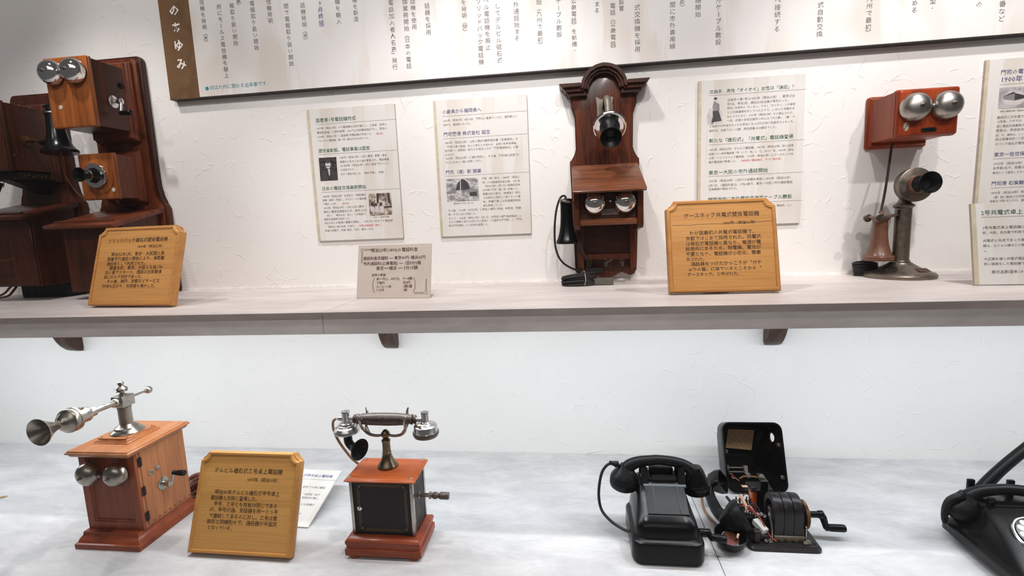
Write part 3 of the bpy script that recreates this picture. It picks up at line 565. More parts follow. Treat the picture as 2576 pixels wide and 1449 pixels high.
obj('plate', G().box(-w_ / 2, w_ / 2, .0004, .003, 0, h_, .0004), 'sign_metal', t, True)
obj('rear_prop', G().prism([(.003, .001), (.032, .001), (.003, .08)], 'x', -.03, .03, .0006), 'sign_metal', t, True)
letters('lettering', D['pp'], 'ink_brown', t, -.0001, True, .008); letters('small_lettering', D['ps'], 'ink_brown', t, -.0001, True, .008)
for a in D['parc']:
    g = G()
    for (u0, v0), (u1, v1) in zip(a, a[1:]): g.quad([(u0 - .0006, -.0001, v0), (u0 + .0006, -.0001, v0), (u1 + .0006, -.0001, v1), (u1 - .0006, -.0001, v1)])
    obj('bracket_mark', g, 'ink_brown', t, True, flat=True)
def curl(cx, cz, sx, sz):
    g = G()
    def st(pts):
        for (a, b), (c, d) in zip(pts, pts[1:]):
            n = Vector((-(d - b), c - a)); n = n.normalized() * .00035
            g.quad([(cx + sx * (a + n.x), -.0001, cz + sz * (b + n.y)), (cx + sx * (a - n.x), -.0001, cz + sz * (b - n.y)), (cx + sx * (c - n.x), -.0001, cz + sz * (d - n.y)), (cx + sx * (c + n.x), -.0001, cz + sz * (d + n.y))])
    for ph in (0, math.pi):
        st([(.006 + .026 * k / 24, .0028 * math.sin(k / 24 * 4 * math.pi + ph) * (1 - .5 * k / 24)) for k in range(25)])
        st([(.0028 * math.sin(k / 24 * 4 * math.pi + ph) * (1 - .5 * k / 24), -.006 - .030 * k / 24) for k in range(25)])
    st([(.004 * math.cos(k * .4), .004 * math.sin(k * .4) - .001) for k in range(17)])
    obj('corner_scroll', g, 'ink_brown', t, True, flat=True)
curl(-w_ / 2 + .012, h_ - .012, 1, 1); curl(w_ / 2 - .012, .013, -1, -1)
def plaque(q, z, label, rows, face, edge, crack=None, bold=.004):
    w_, h_ = q[4], q[5]
    t = thing('wooden_plaque', label, 'plaque', None, 'wooden plaques with handwritten captions', tilt_mat(q, z))
    c = .019; T = .024
    n_ = [(0, c), (.30 * c, .95 * c), (.58 * c, .80 * c), (.80 * c, .58 * c), (.95 * c, .30 * c), (c, 0)]
    P = [(-w_ / 2, 0), (w_ / 2, 0)] + [(w_ / 2 - a, h_ - b) for a, b in n_] + [(-w_ / 2 + a, h_ - b) for a, b in reversed(n_)]
    obj('back_board', G().prism(P, 'y', .004, T, .003, 2), edge, t, True)
    k = .0095
    I = [(x * (1 - 2 * k / w_), (z_ - h_ / 2) * (1 - 2 * k / h_) + h_ / 2) for x, z_ in P]
    g = G(); n = len(P)                                            # rounded rim around the recessed face
    prof = [(0, .006), (.12, .0018), (.35, 0), (.65, 0), (.9, .0012), (1, .0042)]
    rings = [[g.b.verts.new((a[0] * (1 - s) + i[0] * s, y, a[1] * (1 - s) + i[1] * s)) for a, i in zip(P, I)] for s, y in prof]
    for r0, r1 in zip(rings, rings[1:]):
        for m in range(n): g.b.faces.new((r0[m], r0[(m + 1) % n], r1[(m + 1) % n], r1[m]))
    obj('rim', g, edge, t, True)
    g = G(); g.quad([(x, .0036, z_) for x, z_ in I]); obj('face_panel', g, face, t, True, flat=True)
    letters('handwriting', rows, 'ink', t, .0033, True, bold, .05)
    if crack:
        (u0, v0), (u1, v1) = crack; g = G(); pts = [(u0 + (u1 - u0) * k / 12, v0 + (v1 - v0) * k / 12 + random.uniform(-.0007, .0007)) for k in range(13)]
        for (a, b_), (c_, d) in zip(pts, pts[1:]): g.quad([(a, .0034, b_ - .0004), (c_, .0034, d - .0004), (c_, .0034, d + .0004), (a, .0034, b_ + .0004)])
        obj('crack', g, 'ink', t, True, flat=True)
    tl = q[3]
    # rear prop: a strut from the back of the board down to the surface behind it
    zf = -( (z - (0 if z < .1 else SH)) - (T + .055) * math.sin(tl)) / math.cos(tl) + .0006
    obj('rear_prop', G().prism([(T - .001, .11), (T - .001, .095), (T + .049, zf), (T + .055, zf)], 'x', -.03, .03), edge, t, True)
    return t
plaque(D['qL'], SH + .0075, 'honey wooden plaque on the shelf, in front of the wall telephone with chrome bells', D['tL'], 'honey', 'honey_edge')
plaque(D['qC'], SH + .0063, 'honey wooden plaque with a crack across it on the shelf, right of the gooseneck telephone', D['tC'], 'honey', 'honey_edge', D['crack'])
plaque(D['qD'], .0093, 'tan wooden plaque with handwriting on the counter, between the two wooden desk telephones', D['tD'], 'honey2', 'honey2_edge')
q = D['qK']; w_, h_ = .2, q[4]
t = thing('caption_card', 'white printed card leaning back on the counter, half hidden by the tan plaque', 'card', None, mat=tilt_mat(q, .0035))
obj('board', G().box(-w_ / 2, w_ / 2, .0004, .004, 0, h_, .0004), 'paper_white', t, True)
obj('printed_face', G().box(-w_ / 2 + .0004, w_ / 2 - .0004, -.0002, .0005, .0004, h_ - .0004), 'print_small', t, True)
letters('heading', D['kh'], 'ink_blue', t, -.0005, True, .006); letters('body_text', D['kb'], 'ink_body', t, -.0005); rules('heading_rule', D['kl'], 'rule', t, -.0005, True)
obj('rear_prop', G().prism([(.0042, h_ * .86), (.0042, h_ * .80), (.0485, h_ * .80), (.0500, h_ * .86)], 'x', -.03, .03), 'paper_white', t, True)
# ---------------------------------------------------------------- bells, cranks and other shared shapes
def gong(parent, c, r, mat, ax=(0, -1, 0), screw='nickel_dull'):
    """domed bell gong with its fixing screw; c is the centre of its rim"""
    b = obj('bell', G().lathe([(r * .93, 0), (r, r * .02), (r * .985, r * .22), (r * .93, r * .42), (r * .80, r * .62), (r * .58, r * .78), (r * .30, r * .87), (0, r * .90)], c, ax, 36), mat, parent)
    a = Vector(ax); p = Vector(c) + a * r * .88
    obj('bell_screw', G().lathe([(r * .15, -r * .02), (r * .15, r * .06), (r * .085, r * .08), (r * .08, r * .22), (0, r * .24)], p, a, 12), screw, b)
    return b
def poly_mirror(half, cx): return [(cx + x, z) for x, z in half] + [(cx - x, z) for x, z in reversed(half)]

# ---------------------------------------------------------------- solid-back style wall telephones (two, left end of the shelf)
def wall_case(t, cx, Zt, Zs, Zlid, zb, top_w, low_w, dark):
    """moulded backboard, desk lid and battery box; Zt top, Zs shoulder height, Zlid height of the desk at the board"""
    def half(d):
        r = .016
        hw = top_w - d
        H = [(low_w - d, SH + .0)] + [(low_w - d, Zs - .026)]
        H += [(low_w - d - .004, Zs - .018), (top_w + (low_w - top_w) * .45 - d, Zs - .006), (top_w + (low_w - top_w) * .16 - d, Zs + .012), (top_w - d + .0005, Zs + .045)]
        H += [(hw, Zt - d - r)] + [(hw - r + r * math.cos(R(a)), Zt - d - r + r * math.sin(R(a))) for a in (22, 45, 68, 90)]
        return H
    obj('backboard', G().prism(poly_mirror(half(0), cx), 'y', -.020, -.001, .003, 2), dark[0], t)
    obj('backboard_panel', G().prism(poly_mirror(half(.009), cx), 'y', -.030, -.019, .004, 2), dark[1], t)
    yl, zl = -.2135, Zlid - .051
    obj('desk_lid', G().prism([(-.030, Zlid), (yl, zl + .006), (yl - .004, zl + .002), (yl - .001, zl - .004), (yl + .008, zl - .008), (-.030, Zlid - .015)], 'x', cx - .116, cx + .116, .003, 2), dark[2], t)
    k = (Zlid - zl - .006) / (.030 + yl)
    f = lambda y: Zlid + (y + .030) * -(Zlid - zl - .006) / (yl + .030) * -1
    sl = (Zlid - zl - .006) / (-.030 - yl)
    L = lambda y: Zlid - (-.030 - y) * sl
    obj('pencil_ledge', G().prism([(-.196, L(-.196) - .001), (-.196, L(-.196) + .005), (-.188, L(-.188) + .006), (-.184, L(-.184) - .001)], 'x', cx - .098, cx + .094), dark[2], t)
    b = obj('battery_box', G().prism([(-.030, zb), (-.172, zb), (-.172, L(-.172) - .016), (-.030, Zlid - .016)], 'x', cx - .101, cx + .101, .001), dark[3], t)
    obj('box_front', G().box(cx - .096, cx + .096, -.177, -.171, zb + .004, L(-.172) - .022, .002), dark[3], b)
    obj('foot_block', G().box(cx - .09, cx + .09, -.085, -.021, SH, zb, .003), 'rubber', t)
def ringer(t, cx, plate, box, yd, mats):
    """plate: (x0, x1, z0, z1) moulded back plate; box: (x0, x1, z0, z1) and door to depth yd"""
    x0, x1, z0, z1 = plate
    obj('back_plate', G().step('y', x0, x1, z0, z1, [(0, -.029), (0, -.040), (.003, -.043), (.0035, -.048), (.007, -.051), (.0075, -.058), (.010, -.061)], .003), mats[0], t)
    x0, x1, z0, z1 = box
    b = obj('ringer_box', G().box(x0, x1, yd + .012, -.058, z0, z1, .001), mats[1], t)
    obj('door', G().step('y', x0 - .0035, x1 + .0035, z0 - .0035, z1 + .0035, [(0, yd + .014), (0, yd + .008), (.0022, yd + .0062), (.001, yd + .0045), (.001, yd + .001), (.0035, yd), (.006, yd)], .002), mats[2], t)
    return b
def crank(t, p, arm, handle_mat, metal, hl=.034):
    p = Vector(p); c = obj('crank', G().lathe([(.018, 0), (.018, .0015), (.015, .0028), (.0062, .0035), (.0062, .017), (.009, .018), (.009, .026), (.004, .028)], p, (1, 0, 0), 24), metal, t)
    a = p + Vector((.024, 0, 0)); e = a + Vector(arm)
    obj('crank_arm', G().tube([a, a + (e - a) * .5 + Vector((.002, 0, 0)), e], .0038, 8, 4), metal, c)
    obj('crank_handle', G().lathe([(.005, -.003), (.0072, .001), (.0062, .006), (.0075, hl * .5), (.0078, hl * .9), (.006, hl), (0, hl + .001)], e, (1, 0, 0), 16), handle_mat, c)
    return c

B = thing('wall_telephone', 'tall walnut wall telephone with two chrome bells and black mouthpiece on the shelf', 'telephone', (-1.4285, -.01, SH), 'tall wall telephones at the shelf end')
wall_case(B, -1.4285, 1.302, .857, .829, .579, .0975, .1235, ('dark_walnut', 'walnut_mid', 'walnut_x', 'dark_walnut'))
ringer(B, -1.4285, (-1.504, -1.353, 1.040, 1.279), (-1.4955, -1.3620, 1.0665, 1.2545), -.1775, ('walnut_mid', 'dark_walnut', 'walnut'))
for s in (-1, 1): gong(B, (-1.4295 + s * .0355, -.183, 1.2145), .0345, 'chrome')
obj('striker', G().ball((-1.4295, -.190, 1.2145), .0045).tube([(-1.4295, -.175, 1.2145), (-1.4295, -.189, 1.2145)], .0015, 6, 1), 'chrome', B)
obj('emblem', G().lathe([(.0062, 0), (.0062, .0012), (.0045, .0016), (0, .0016)], (-1.4625, -.1775, 1.1205), (0, -1, 0), 16), 'sign_metal', B)
crank(B, (-1.362, -.104, 1.146), (.0, -.006, -.035), 'bakelite', 'silver')
obj('side_knob', G().lathe([(.009, 0), (.009, .003), (.006, .005), (0, .0055)], (-1.362, -.072, 1.200), (1, 0, 0), 18), 'bakelite', B)
for y in (-.150, -.130): obj('screw', G().lathe([(.0028, 0), (.0022, .0012), (0, .0015)], (-1.362, y, 1.098), (1, 0, 0), 10), 'brass', B)
obj('back_plate', G().step('y', -1.4855, -1.3565, .849, 1.012, [(0, -.029), (0, -.040), (.003, -.043), (.0035, -.048), (.007, -.051), (.010, -.061)], .003), 'walnut_mid', B)
tb = obj('transmitter_box', G().box(-1.4775, -1.3655, -.124, -.058, .8605, .991, .001), 'walnut_mid', B)
obj('box_door', G().step('y', -1.481, -1.362, .857, .9945, [(0, -.122), (0, -.127), (.0022, -.1288), (.001, -.130), (.001, -.1335), (.0035, -.135), (.006, -.135)], .002), 'walnut', tb)
obj('mounting_ring', G().lathe([(.052, 0), (.052, .002), (.050, .0028), (0, .0028)], (-1.4195, -.1345, .9245), (0, -1, 0), 40), 'walnut', tb)
obj('emblem', G().lathe([(.0062, 0), (.0062, .0012), (.0045, .0016), (0, .0016)], (-1.3735, -.135, .884), (0, -1, 0), 16), 'sign_metal', tb)
T = obj('transmitter', G().lathe([(.0345, 0), (.0345, .006), (.033, .0075), (.0358, .009), (.0358, .0105), (.0325, .012), (.0, .0122)], (-1.4195, -.137, .928), (0, -1, -.03), 44), 'chrome', B)
obj('mouthpiece', G().lathe([(.023, 0), (.022, .004), (.0175, .011), (.0145, .016), (.0140, .022), (.0148, .030), (.0172, .038), (.0206, .0445), (.0206, .0455), (.0188, .045), (.0135, .036), (.0095, .028), (0, .026)], (-1.4195, -.149, .9277), (0, -1, -.03), 32), 'bakelite', T)
obj('collar_ring', G().lathe([(.0145, 0), (.0165, .0006), (.0165, .0034), (.0145, .004)], (-1.4195, -.1665, .9272), (0, -1, -.03), 28), 'chrome', T)
obj('box_bracket', G().tube([(-1.4195, -.09, .86), (-1.4195, -.075, .845), (-1.4195, -.05, .838), (-1.4195, -.03, .835)], .006, 8, 4), 'brass', B)
rc = obj('receiver', G().lathe([(.044, 0), (.0465, .002), (.0465, .008), (.042, .012), (.034, .024), (.027, .045), (.0225, .075), (.0205, .105), (.0205, .116), (.023, .118), (.023, .124), (.018, .128), (.018, .136), (.021, .139), (.017, .144), (0, .145)], (-1.5575, -.115, 1.004), (-.06, .02, 1), 36), 'black_gloss', B)
obj('hook_ring', G().lathe([(.0205, 0), (.0245, .0006), (.0245, .0042), (.0205, .005)], (-1.5645, -.1126, 1.1205), (-.06, .02, 1), 28), 'silver', rc)
obj('receiver_hook', G().tube([(-1.498, -.115, 1.12), (-1.53, -.115, 1.122), (-1.54, -.115, 1.122)], .0035, 8, 3), 'nickel', B)
obj('receiver_cord', G().tube([(-1.5575, -.115, 1.006), (-1.590, -.085, .955), (-1.594, -.06, .905), (-1.565, -.06, .875), (-1.52, -.075, .868), (-1.478, -.09, .872)], .0026, 6, 6), 'cord_brown', B)
obj('line_wire', G().tube([(-1.49, -.06, .842), (-1.497, -.045, .81), (-1.5, -.034, .78)], .0014, 6, 4), 'cord_black', B)

A = thing('wall_telephone', 'dark walnut wall telephone cut off by the photo\'s edge, beside the one with chrome bells', 'telephone', (-1.73, -.01, SH), 'tall wall telephones at the shelf end')
wall_case(A, -1.730, 1.214, .884, .862, .602, .0925, .1190, ('dark_walnut', 'dark_walnut', 'dark_walnut_x', 'dark_walnut'))
ringer(A, -1.730, (-1.8055, -1.6545, .925, 1.1755), (-1.7965, -1.6635, .9555, 1.1515), -.186, ('dark_walnut', 'dark_walnut', 'dark_walnut'))
for s in (-1, 1): gong(A, (-1.730 + s * .0355, -.1915, 1.108), .0345, 'nickel')
c = obj('crank', G().lathe([(.0155, 0), (.0155, .0015), (.012, .003), (.006, .004), (.006, .016), (.0085, .017), (.0085, .024), (0, .026)], (-1.6635, -.122, 1.047), (1, 0, 0), 20), 'brass', A)
obj('crank_arm', G().tube([(-1.643, -.122, 1.047), (-1.641, -.110, 1.047), (-1.640, -.098, 1.043)], .0035, 8, 3), 'brass', c)
obj('crank_handle', G().lathe([(.005, -.002), (.0078, .002), (.007, .010), (.0082, .026), (.006, .032), (0, .033)], (-1.640, -.098, 1.043), (1, -.15, 0), 16), 'bakelite', c)
for y in (-.160, -.138): obj('screw', G().lathe([(.0028, 0), (.0022, .0012), (0, .0015)], (-1.6635, y, .997), (1, 0, 0), 10), 'brass', A)
for y in (-.115, -.085): obj('hinge', G().box(-1.6665, -1.6625, y - .012, y + .010, 1.146, 1.1535, .001), 'brass', A)
sb = obj('switch_bracket', G().box(-1.792, -1.668, -.150, -.062, .930, .9535, .003), 'iron', A)
obj('bracket_arm', G().prism([(-.150, .930), (-.062, .930), (-.032, .905), (-.032, .89)], 'x', -1.752, -1.708, .002), 'iron', sb)
for k in range(7): obj('contact_stud', G().lathe([(.003, 0), (.003, .004), (0, .006)], (-1.667, -.142 + k * .0125, .938 + .003 * (k % 2)), (1, 0, 0), 8), 'brass', sb)
obj('drawer_pull', G().tube([(-1.765, -.178, .693), (-1.765, -.190, .688), (-1.73, -.193, .686), (-1.695, -.190, .688), (-1.695, -.178, .693)], .0022, 6, 4), 'brass', A)
obj('line_cord', G().tube([(-1.79, -.11, .926), (-1.798, -.115, .905), (-1.812, -.12, .875), (-1.835, -.12, .845), (-1.845, -.125, .82)], .0045, 8, 5), 'cord_black', A)
obj('thin_wire', G().tube([(-1.795, -.10, .930), (-1.80, -.10, .915), (-1.83, -.09, .94), (-1.87, -.08, .955)], .0010, 6, 5), 'cord_black', A)
for dx, dz in ((0, 0), (.012, -.010)): obj('line_cord', G().tube([(-1.842 + dx, -.08, .606), (-1.841 + dx, -.10, .592 + dz), (-1.857 + dx, -.11, .572 + dz * .8), (-1.895, -.12, .561 + dz * .2), (-1.95, -.125, .5595)], .0034, 8, 5), 'cord_brown', A)
obj('wall_wire', G().tube([(-1.66, -.004, .86), (-1.60, -.004, .80), (-1.575, -.004, .768)], .0012, 6, 3), 'cord_brown', A)

# ---------------------------------------------------------------- gooseneck wall telephone
cx = .0955
g_ = thing('gooseneck_telephone', 'dark oak wall telephone with arched cornice and gooseneck mouthpiece, mid shelf', 'telephone', (cx, -.01, .60))
def ghalf(d):
    arch = [(.0600 * math.cos(R(a)) - d * .5 * math.cos(R(a)), 1.0985 + (.0615 - d) * math.sin(R(a))) for a in (0, 15, 30, 45, 60, 75, 90)]
    H = [(.0, .5655), (.018, .5675), (.034, .579), (.046, .5846), (.056, .580), (.064, .5725), (.073, .571), (.083, .576), (.0895 - d, .588), (.0905 - d, .62), (.098 - d, .885), (.0985 - d, .9065), (.0935 - d, .911), (.0865 - d, .918), (.082 - d, .928), (.0806 - d, .940), (.0798 - d, 1.030), (.083 - d, 1.041), (.089 - d, 1.050), (.0918 - d, 1.059), (.0922 - d, 1.098)]
    return H + arch
obj('backboard', G().prism(poly_mirror(ghalf(0)[1:], cx)[:-1] if False else [(cx + x, z) for x, z in ghalf(0)] + [(cx - x, z) for x, z in reversed(ghalf(0)[1:-1])], 'y', -.018, -.001, .002, 2), 'oak_dark', g_)
obj('backboard_panel', G().prism([(cx + x, z) for x, z in ghalf(.004)] + [(cx - x, z) for x, z in reversed(ghalf(.004)[1:-1])], 'y', -.025, -.017, .003, 2), 'oak_dark', g_)
def band(ro, ri, y0, y1):
    a = [(cx + ro * math.cos(R(k)), 1.0985 + ro * math.sin(R(k))) for k in range(0, 181, 10)]
    return G().prism(a + [(cx + ri * math.cos(R(k)), 1.0985 + ri * math.sin(R(k))) for k in range(180, -1, -10)], 'y', y0, y1, .0012)
co_ = obj('cornice', band(.0640, .0555, -.058, -.024), 'oak_deep', g_)
obj('cornice_step', band(.0565, .0485, -.049, -.024), 'oak_dark', co_); obj('cornice_step', band(.0495, .0425, -.041, -.024), 'oak_deep', co_)
for s in (-1, 1):
    for k, (z0, z1, xo, xi, yd) in enumerate(((1.1035, 1.1140, .1235, .0600, .060), (1.0935, 1.1040, .1135, .0535, .050), (1.0825, 1.0940, .1035, .0455, .041))):
        pl = [(s * xi, z0), (s * (xo - .008), z0), (s * xo, z1), (s * (xi + .004), z1)]
        obj('cornice_arm', G().prism([(cx + x, z) for x, z in pl], 'y', -yd, -.001, .0012), 'oak_deep' if k != 1 else 'oak_dark', co_)
pl = [(.0765, 1.0), (.0765, 1.058), (.0755, 1.068), (.0725, 1.0745), (.0745, 1.0785), (.0795, 1.0785), (.0845, 1.0715), (.1105, 1.0705), (.1155, 1.0775), (.1205, 1.0775), (.1225, 1.0735), (.1195, 1.0675), (.1185, 1.058), (.1185, 1.0)]
br = obj('transmitter_bracket', G().prism(pl, 'y', -.031, -.0245, .001), 'steel_paint', g_)
obj('bracket_cheek', G().box(.084, .090, -.055, -.030, 1.022, 1.060, .002).box(.112, .120, -.050, -.030, 1.020, 1.054, .002), 'steel_paint', br)
obj('gooseneck_arm', G().tube([(.101, -.034, 1.05), (.101, -.062, 1.064), (.1015, -.088, 1.055), (.102, -.100, 1.030), (.1025, -.106, 1.005)], [.009, .010, .0095, .008, .010], 12, 5), 'steel_paint', br)
ax = Vector((-.015, -.81, -.585)).normalized(); p = Vector((.1045, -.118, .9815))
T = obj('transmitter', G().lathe([(.012, -.016), (.034, -.012), (.0425, -.004), (.0435, 0), (.0435, .003), (.041, .0055), (.037, .0060), (.036, .0048), (0, .0048)], p, ax, 44), 'chrome', g_)
m = obj('mouthpiece', G().lathe([(.0268, 0), (.026, .006), (.020, .018), (.0135, .025), (.0125, .028), (.0135, .034), (.019, .044), (.0268, .054), (.0280, .058), (.0272, .0585), (.022, .050), (.013, .041), (.009, .036), (0, .0355)], p + ax * .005, ax, 36), 'ebonite', T)
obj('collar_ring', G().lathe([(.0128, 0), (.0150, .0007), (.0150, .003), (.0128, .0037)], p + ax * .0305, ax, 28), 'chrome', m)
Lz = lambda y: .893 - (-.026 - y) * .445
obj('desk_lid', G().prism([(-.026, .893), (-.200, Lz(-.200)), (-.204, Lz(-.204) - .004), (-.200, Lz(-.2) - .007), (-.196, Lz(-.196) - .008), (-.192, Lz(-.192) - .013), (-.026, .881)], 'x', cx - .0935, cx + .0935, .002, 2), 'oak_sheen_x', g_)
bb = obj('bell_box', G().box(cx - .074, cx + .074, -.142, -.024, .722, .806, .001), 'oak_deep', g_)
for s in (-1, 1):
    obj('side_cheek', G().prism([(-.026, .700), (-.150, .712), (-.158, .722), (-.158, Lz(-.158) - .017), (-.026, .876)], 'x', cx + s * .083 - .008, cx + s * .083 + .008, .002, 2), 'oak_dark', g_)
    gong(g_, (.1005 + s * .0405, -.1425, .7810), .0308, 'chrome', screw='pewter')
    obj('bell_nut', G().lathe([(.0062, 0), (.0062, .003)], (.1005 + s * .0405, -.1680, .7810), (0, -1, 0), 6), 'pewter', g_)
obj('striker', G().ball((.1010, -.150, .786), .0048).tube([(.101, -.14, .786), (.101, -.149, .786)], .0016, 6, 1), 'nickel', g_)
np_ = obj('nameplate', G().prism(rounded(.0785, .1235, .7485, .7645, .003), 'y', -.1445, -.1418), 'nickel_dull', g_)
g = G()
for k, (a, b_) in enumerate(((.083, .119), (.092, .110), (.088, .114))): g.quad([(a, -.1447, .7605 - k * .0045), (b_, -.1447, .7605 - k * .0045), (b_, -.1447, .7592 - k * .0045), (a, -.1447, .7592 - k * .0045)])
obj('engraving', g, 'ink_brown', np_, flat=True)
ml = obj('box_moulding', G().prism([(-.02, .722), (-.150, .722), (-.156, .727), (-.156, .733), (-.146, .739), (-.02, .739)], 'x', cx - .075, cx + .075, .001), 'oak_sheen_x', g_)
for x in (.043, .056, .079, .094): obj('stud', G().lathe([(.0018, 0), (.0014, .001), (0, .0014)], (x, -.152, .7258), (0, -1, -.4), 8), 'brass', ml)
fr = obj('panel_frame', G().prism([(cx - .080, .600), (cx - .064, .594), (cx - .064, .722), (cx - .080, .722)], 'y', -.078, -.024, .002).prism([(cx + .064, .594), (cx + .080, .600), (cx + .080, .722), (cx + .064, .722)], 'y', -.078, -.024, .002).box(cx - .066, cx + .066, -.066, -.024, .622, .640, .002), 'oak_dark', g_)
obj('front_panel', G().box(cx - .066, cx + .066, -.058, -.024, .638, .722, .001), 'oak_deep', g_)
for x in (.0480, .0955, .1430):
    lg = obj('terminal_lug', G().prism([(x - .0035, .599), (x + .0035, .599), (x + .0065, .612), (x + .0055, .620), (x + .002, .630), (x - .002, .630), (x - .0055, .620), (x - .0065, .612)], 'y', -.0285, -.0245, .0005), 'steel_paint', g_)
    obj('lug_screw', G().lathe([(.0040, 0), (.0036, .002), (0, .0024)], (x, -.0285, .614), (0, -1, 0), 12), 'brass', lg)
    obj('lug_screw', G().lathe([(.0022, 0), (.0018, .0012), (0, .0014)], (x, -.0285, .603), (0, -1, 0), 8), 'nickel_dull', lg)
obj('loose_wire', G().tube([(.048, -.032, .622), (.06, -.034, .626), (.075, -.036, .618), (.095, -.04, .613), (.112, -.04, .619), (.117, -.04, .629), (.106, -.038, .632), (.097, -.035, .622)], .0008, 6, 6), 'nickel', g_)
obj('screw', G().lathe([(.0035, 0), (.003, .0012), (0, .0014)], (cx + .002, -.025, .585), (0, -1, 0), 12), 'brass', g_)
rc = obj('receiver', G().lathe([(.0285, 0), (.0300, .002), (.0300, .008), (.0270, .013), (.0225, .028), (.0185, .050), (.0170, .075), (.0165, .105), (.0170, .118), (.0155, .124), (0, .126)], (-.0155, -.10, .6735), (0, 0, 1), 32), 'black_gloss', g_)
obj('receiver_hook', G().tube([(.013, -.10, .790), (.004, -.10, .786), (-.001, -.118, .786), (-.016, -.123, .790), (-.032, -.116, .795)], .0030, 8, 4).tube([(.004, -.10, .786), (-.001, -.084, .786), (-.016, -.079, .790), (-.032, -.084, .795)], .0030, 8, 4).box(.010, .020, -.106, -.094, .755, .815, .001), 'nickel', g_)
obj('receiver_cord', G().tube([(-.0155, -.10, .797), (-.020, -.10, .806), (-.032, -.10, .800), (-.044, -.10, .765), (-.050, -.10, .71), (-.048, -.095, .660), (-.034, -.09, .625), (-.008, -.085, .604), (.02, -.085, .594), (.035, -.08, .590)], .0030, 8, 5), 'cord_black', g_)
obj('line_cord', G().tube([(.014, -.095, .752), (.016, -.095, .70), (.026, -.095, .655), (.040, -.09, .625), (.038, -.085, .600), (.026, -.085, .585)], .0030, 8, 5), 'cord_black', g_)

# ---------------------------------------------------------------- coil of cable at the gooseneck telephone's foot
t = thing('coiled_cable', 'black cable coiled in a tied bundle at the foot of the gooseneck telephone', 'cable', (.01, -.10, SH))
for k in range(7):
    h = SH + .0036 + .0042 * k; a = .046 - .002 * (k % 3); d = .006 * math.sin(k * 2.1)
    pts = [(.005 + d + a * math.cos(u) + .010 * math.cos(u) ** 2, -.105 + .6 * d + (.026 - .0018 * (k % 4)) * math.sin(u), h + .007 * math.cos(u + .5) * (k / 6) + .0004) for u in [2 * math.pi * i / 16 for i in range(17)]]
    obj('cable_loop', G().tube(pts, .0033, 8, 2), 'cord_black', t)
for k in range(3): obj('cable_loop', G().tube([(.02, -.10 + .006 * k, SH + .030 + .003 * k), (.05, -.09 + .006 * k, SH + .034 + .004 * k), (.085, -.08 + .006 * k, SH + .032 + .004 * k)], .0033, 8, 4), 'cord_black', t)
obj('cable_tie', G().tube([(.030, -.136, SH + .004), (.033, -.140, SH + .020), (.030, -.118, SH + .040), (.027, -.088, SH + .034), (.027, -.072, SH + .01)], .0011, 6, 4), 'pale_wire', t)
pg = obj('connector', G().loft([(.0575, -.118, -.100, SH + .0005, SH + .0195, .003), (.063, -.121, -.097, SH, SH + .021, .004), (.106, -.121, -.097, SH, SH + .021, .004), (.1095, -.118, -.100, SH + .001, SH + .0195, .003)], 4, xf=lambda p: (p[2], p[0], p[1])), 'olive', t)
obj('connector_lead', G().tube([(.03, -.11, SH + .004), (.045, -.11, SH + .008), (.058, -.109, SH + .01)], .0033, 8, 3), 'cord_black', t)
# ---------------------------------------------------------------- candlestick telephone and its ringer box
t = thing('candlestick_telephone', 'dull nickel candlestick telephone with a brown receiver on its hook, at the shelf\'s back edge', 'telephone', (.854, -.090, SH))
cx, cy = .854, -.090
bs = obj('base', G().lathe([(.0775, .0), (.0785, .003), (.0785, .008), (.0745, .0125), (.0600, .0175), (.0460, .0245), (.0340, .0320), (.0265, .0370), (.0250, .0390), (.0215, .0400), (.0215, .0430), (.0195, .0450)], (cx, cy, SH), n=56), 'nickel_dull', t)
obj('base_pad', G().lathe([(.0765, -.0008), (.0765, .001)], (cx, cy, SH + .0008), n=48), 'rubber', bs)
obj('nameplate', G().quad([(cx + .010, cy - .0415, SH + .0275), (cx + .040, cy - .036, SH + .0262), (cx + .045, cy - .050, SH + .0185), (cx + .012, cy - .0575, SH + .0197)]), 'copper', bs)
obj('cord_hole', G().lathe([(.0135, 0), (.0135, .0010), (.010, .0012), (0, .0012)], (cx - .038, cy - .030, SH + .0235), (-.40, -.32, .86), 18), 'iron', bs)
obj('column', G().lathe([(.0185, .044), (.0182, .10), (.0184, .180), (.0215, .182), (.0235, .1845), (.0235, .188), (.019, .191), (.0135, .196), (.0115, .203), (.0115, .216)], (cx, cy, SH), n=36), 'nickel_dull', t)
obj('hook_slot', G().box(cx - .0192, cx - .0165, cy - .012, cy - .006, SH + .150, SH + .176, .0006), 'black_inner', t)
obj('head_joint', G().lathe([(.0105, -.012), (.0105, .012)], (cx + .003, cy + .004, SH + .222), (1, 0, 0), 20).box(cx - .006, cx + .012, cy - .010, cy + .010, SH + .205, SH + .235, .003), 'nickel_dull', t)
ax = Vector((.03, -1, .05)).normalized(); p = Vector((.864, -.116, .793))
hd = obj('transmitter', G().lathe([(.020, -.030), (.036, -.028), (.0415, -.020), (.0425, -.004), (.0425, 0), (.0400, .0012), (0, .0016)], p, ax, 48), 'nickel_dull', t)
obj('mouthpiece', G().lathe([(.0235, .0015), (.0235, .008), (.0205, .016), (.0150, .024), (.0150, .028), (.0205, .040), (.0258, .048), (.0262, .0495), (.0250, .0497), (.0190, .040), (.0120, .029), (0, .026)], p, ax, 36), 'ebonite', hd)
obj('neck_collar', G().lathe([(.0239, .0012), (.0239, .0075), (.0222, .0125), (.0200, .016)], p, ax, 36), 'brown_bakelite', hd)
rx, ry = .8045, -.082
